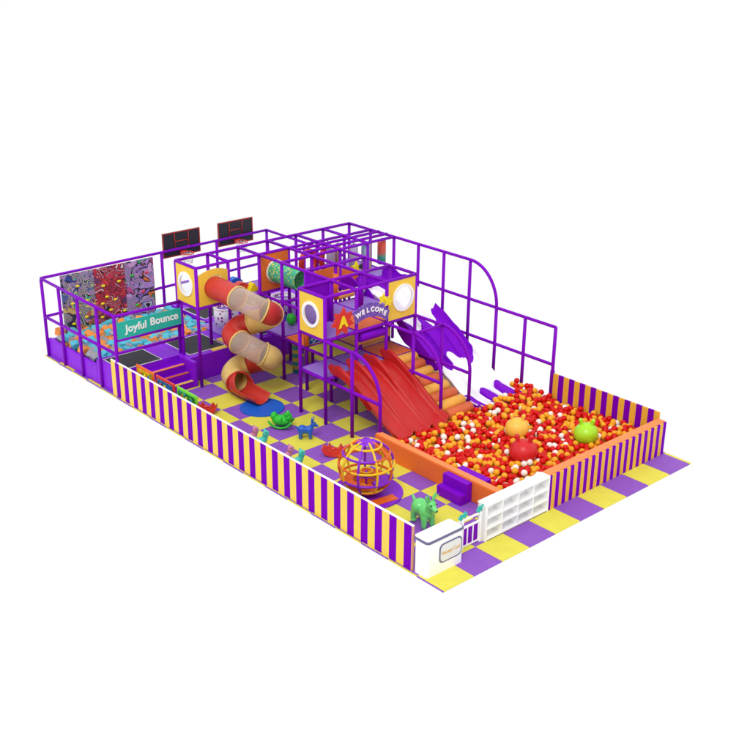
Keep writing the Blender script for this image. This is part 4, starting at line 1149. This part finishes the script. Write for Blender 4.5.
def spring_rider(loc, m1, lab):
    t = thing('spring_rider', lab, 'ride-on toy', loc, 'small spring riders behind the fence')
    L = Vector(loc); b = MB()
    b.ball(L + Vector((0, 0, 0.52)), 0.13, (1.25, 0.8, 0.85), 16, 10)
    b.ball(L + Vector((0.10, -0.05, 0.72)), 0.105, (1, 0.9, 1), 14, 10)
    limb(b, L + Vector((0.06, -0.02, 0.55)), L + Vector((0.1, -0.05, 0.7)), 0.09, 0.08)
    for s in (-1, 1): b.ball(L + Vector((0.08 + s * 0.02, -0.05 + s * 0.08, 0.82)), 0.04, seg=10, rings=7)
    limb(b, L + Vector((-0.12, 0.03, 0.56)), L + Vector((-0.2, 0.05, 0.66)), 0.05, 0.03)
    remeshed('body', b, m1, t, 0.016, 4)
    sp = MB(); sp.tube([L + Vector((0.08 * math.cos(a), 0.08 * math.sin(a), 0.03 + 0.38 * a / (2 * PI * 5))) for a in [2 * PI * 5 * k / 60 for k in range(61)]], 0.014, 6)
    sp.build('spring', 'offwhite', t)
    MB().prism([(0.16 * math.cos(2 * PI * k / 20), 0.16 * math.sin(2 * PI * k / 20)) for k in range(20)], L + Vector((0, 0, 0.002)), (1, 0, 0), (0, 1, 0), (0, 0, 0.03)).build('base', m1, t)
spring_rider((0.92, 8.87, 0), 'pink_toy', 'pink spring rider behind the fence, left one of the pair near the blue mat')
spring_rider((1.00, 8.48, 0), 'teal_toy', 'teal spring rider behind the fence, right one of the pair near the blue mat')
spring_rider((0.92, 7.22, 0), 'pink_toy', 'pink spring rider behind the fence nearer the globe spinner')
spring_rider((0.98, 6.8, 0), 'teal_toy', 'teal spring rider behind the fence nearer the globe spinner')

# ------------------------------------------------------------------ globe spinner
GC = Vector((1.76, 4.83, 0.85)); GR = 0.75
t = thing('globe_spinner', 'round open cage spinner of yellow, orange and purple pipes on a purple disc', 'spinner', (1.9, 4.92, 0))
MB().prism([(0.98 * math.cos(2 * PI * k / 56), 0.98 * math.sin(2 * PI * k / 56)) for k in range(56)], (1.82, 4.86, 0.004), (1, 0, 0), (0, 1, 0), (0, 0, 0.05)).build('base_disc', 'cage_purple', t, bevel=0.015)
MB().obox((1.72, 4.2, 0.062), 0.95, 0.30, 0.012, Matrix.Rotation(-0.15, 3, 'Z')).build('base_strip', 'cage_orange', t)
def ringz(lat, m, a0=0, a1=2 * PI, r=0.034):
    z = GR * math.sin(lat); q = GR * math.cos(lat); n = 40; full = abs(a1 - a0 - 2 * PI) < 1e-3
    P = [GC + Vector((q * math.cos(a0 + (a1 - a0) * k / n), q * math.sin(a0 + (a1 - a0) * k / n), z)) for k in range(n if full else n + 1)]
    MB().tube(P, r, 8, closed=full).build('hoop', m, t)
ringz(math.radians(58), 'cage_yellow'); ringz(math.radians(33), 'cage_purple', 1.2, 4.4); ringz(math.radians(33), 'cage_orange', 4.4, 7.48)
ringz(math.radians(8), 'cage_yellow', 3.4, 6.6); ringz(math.radians(8), 'cage_orange', 0.32, 3.4); ringz(math.radians(-22), 'cage_purple', 3.0, 5.6); ringz(math.radians(-22), 'cage_orange', 5.6, 9.28); ringz(math.radians(-48), 'cage_yellow')
for k in range(9):
    a = 2 * PI * k / 9 + 0.2; m = ['cage_yellow', 'cage_purple', 'cage_yellow', 'cage_orange', 'cage_yellow', 'cage_purple', 'cage_yellow', 'cage_orange', 'cage_purple'][k]
    P = [GC + Vector((GR * math.cos(b_) * math.cos(a), GR * math.cos(b_) * math.sin(a), GR * math.sin(b_))) for b_ in [math.radians(78 - 132 * i / 22) for i in range(23)]]
    MB().tube(P, 0.033, 8).build('meridian_bar', m, t)
cap = MB(); vs = [GC + Vector((0, 0, GR + 0.02))]; fs = []
for i in range(1, 5):
    b_ = math.radians(90 - 5 * i)
    for k in range(24): vs.append(GC + Vector((math.cos(b_) * math.cos(2 * PI * k / 24), math.cos(b_) * math.sin(2 * PI * k / 24), math.sin(b_))) * (GR + 0.02))
for k in range(24): fs.append((0, 1 + k, 1 + (k + 1) % 24))
for i in range(3):
    for k in range(24): fs.append((1 + i * 24 + k, 25 + i * 24 + k, 25 + i * 24 + (k + 1) % 24, 1 + i * 24 + (k + 1) % 24))
cap.add(vs, fs, 0, True); cap.build('top_cap', 'cage_purple', t)
def annulus(z0, z1, r0, r1, m, nm, a0=0, a1=2 * PI):
    n = 40; b = MB(); vs = []
    for k in range(n + 1):
        a = a0 + (a1 - a0) * k / n
        for r_, z in ((r0, z0), (r1, z0), (r1, z1), (r0, z1)): vs.append((GC.x + r_ * math.cos(a), GC.y + r_ * math.sin(a), z))
    fs = []
    for k in range(n):
        for q in range(4): fs.append((4 * k + q, 4 * k + (q + 1) % 4, 4 * k + 4 + (q + 1) % 4, 4 * k + 4 + q))
    b.add(vs, fs); return b.build(nm, m, t)
annulus(0.42, 0.48, 0.36, 0.60, 'cage_orange', 'seat', -0.3, 4.2)
annulus(0.20, 0.26, 0.0, 0.44, 'cage_orange', 'floor_plate')
annulus(0.45, 0.50, 0.30, 0.60, 'cage_purple', 'seat', 4.5, 5.9)
MB().tube([(GC.x, GC.y, 0.05), (GC.x, GC.y, 0.20)], 0.16, 20).build('pivot', 'cage_purple', t)
MB().tube([(GC.x, GC.y, 0.26), (GC.x, GC.y, 0.72)], 0.03, 10).build('centre_pole', 'cage_purple', t)
torus((GC.x, GC.y, 0.72), 0.16, 0.022, ((1, 0, 0), (0, 1, 0)), 'cage_yellow', 'hand_wheel', t)
MB().ball((GC.x - 0.28, GC.y - 0.18, 0.36), 0.15, (1, 1, 0.7), 16, 10).build('bucket_seat', 'cage_yellow', t)
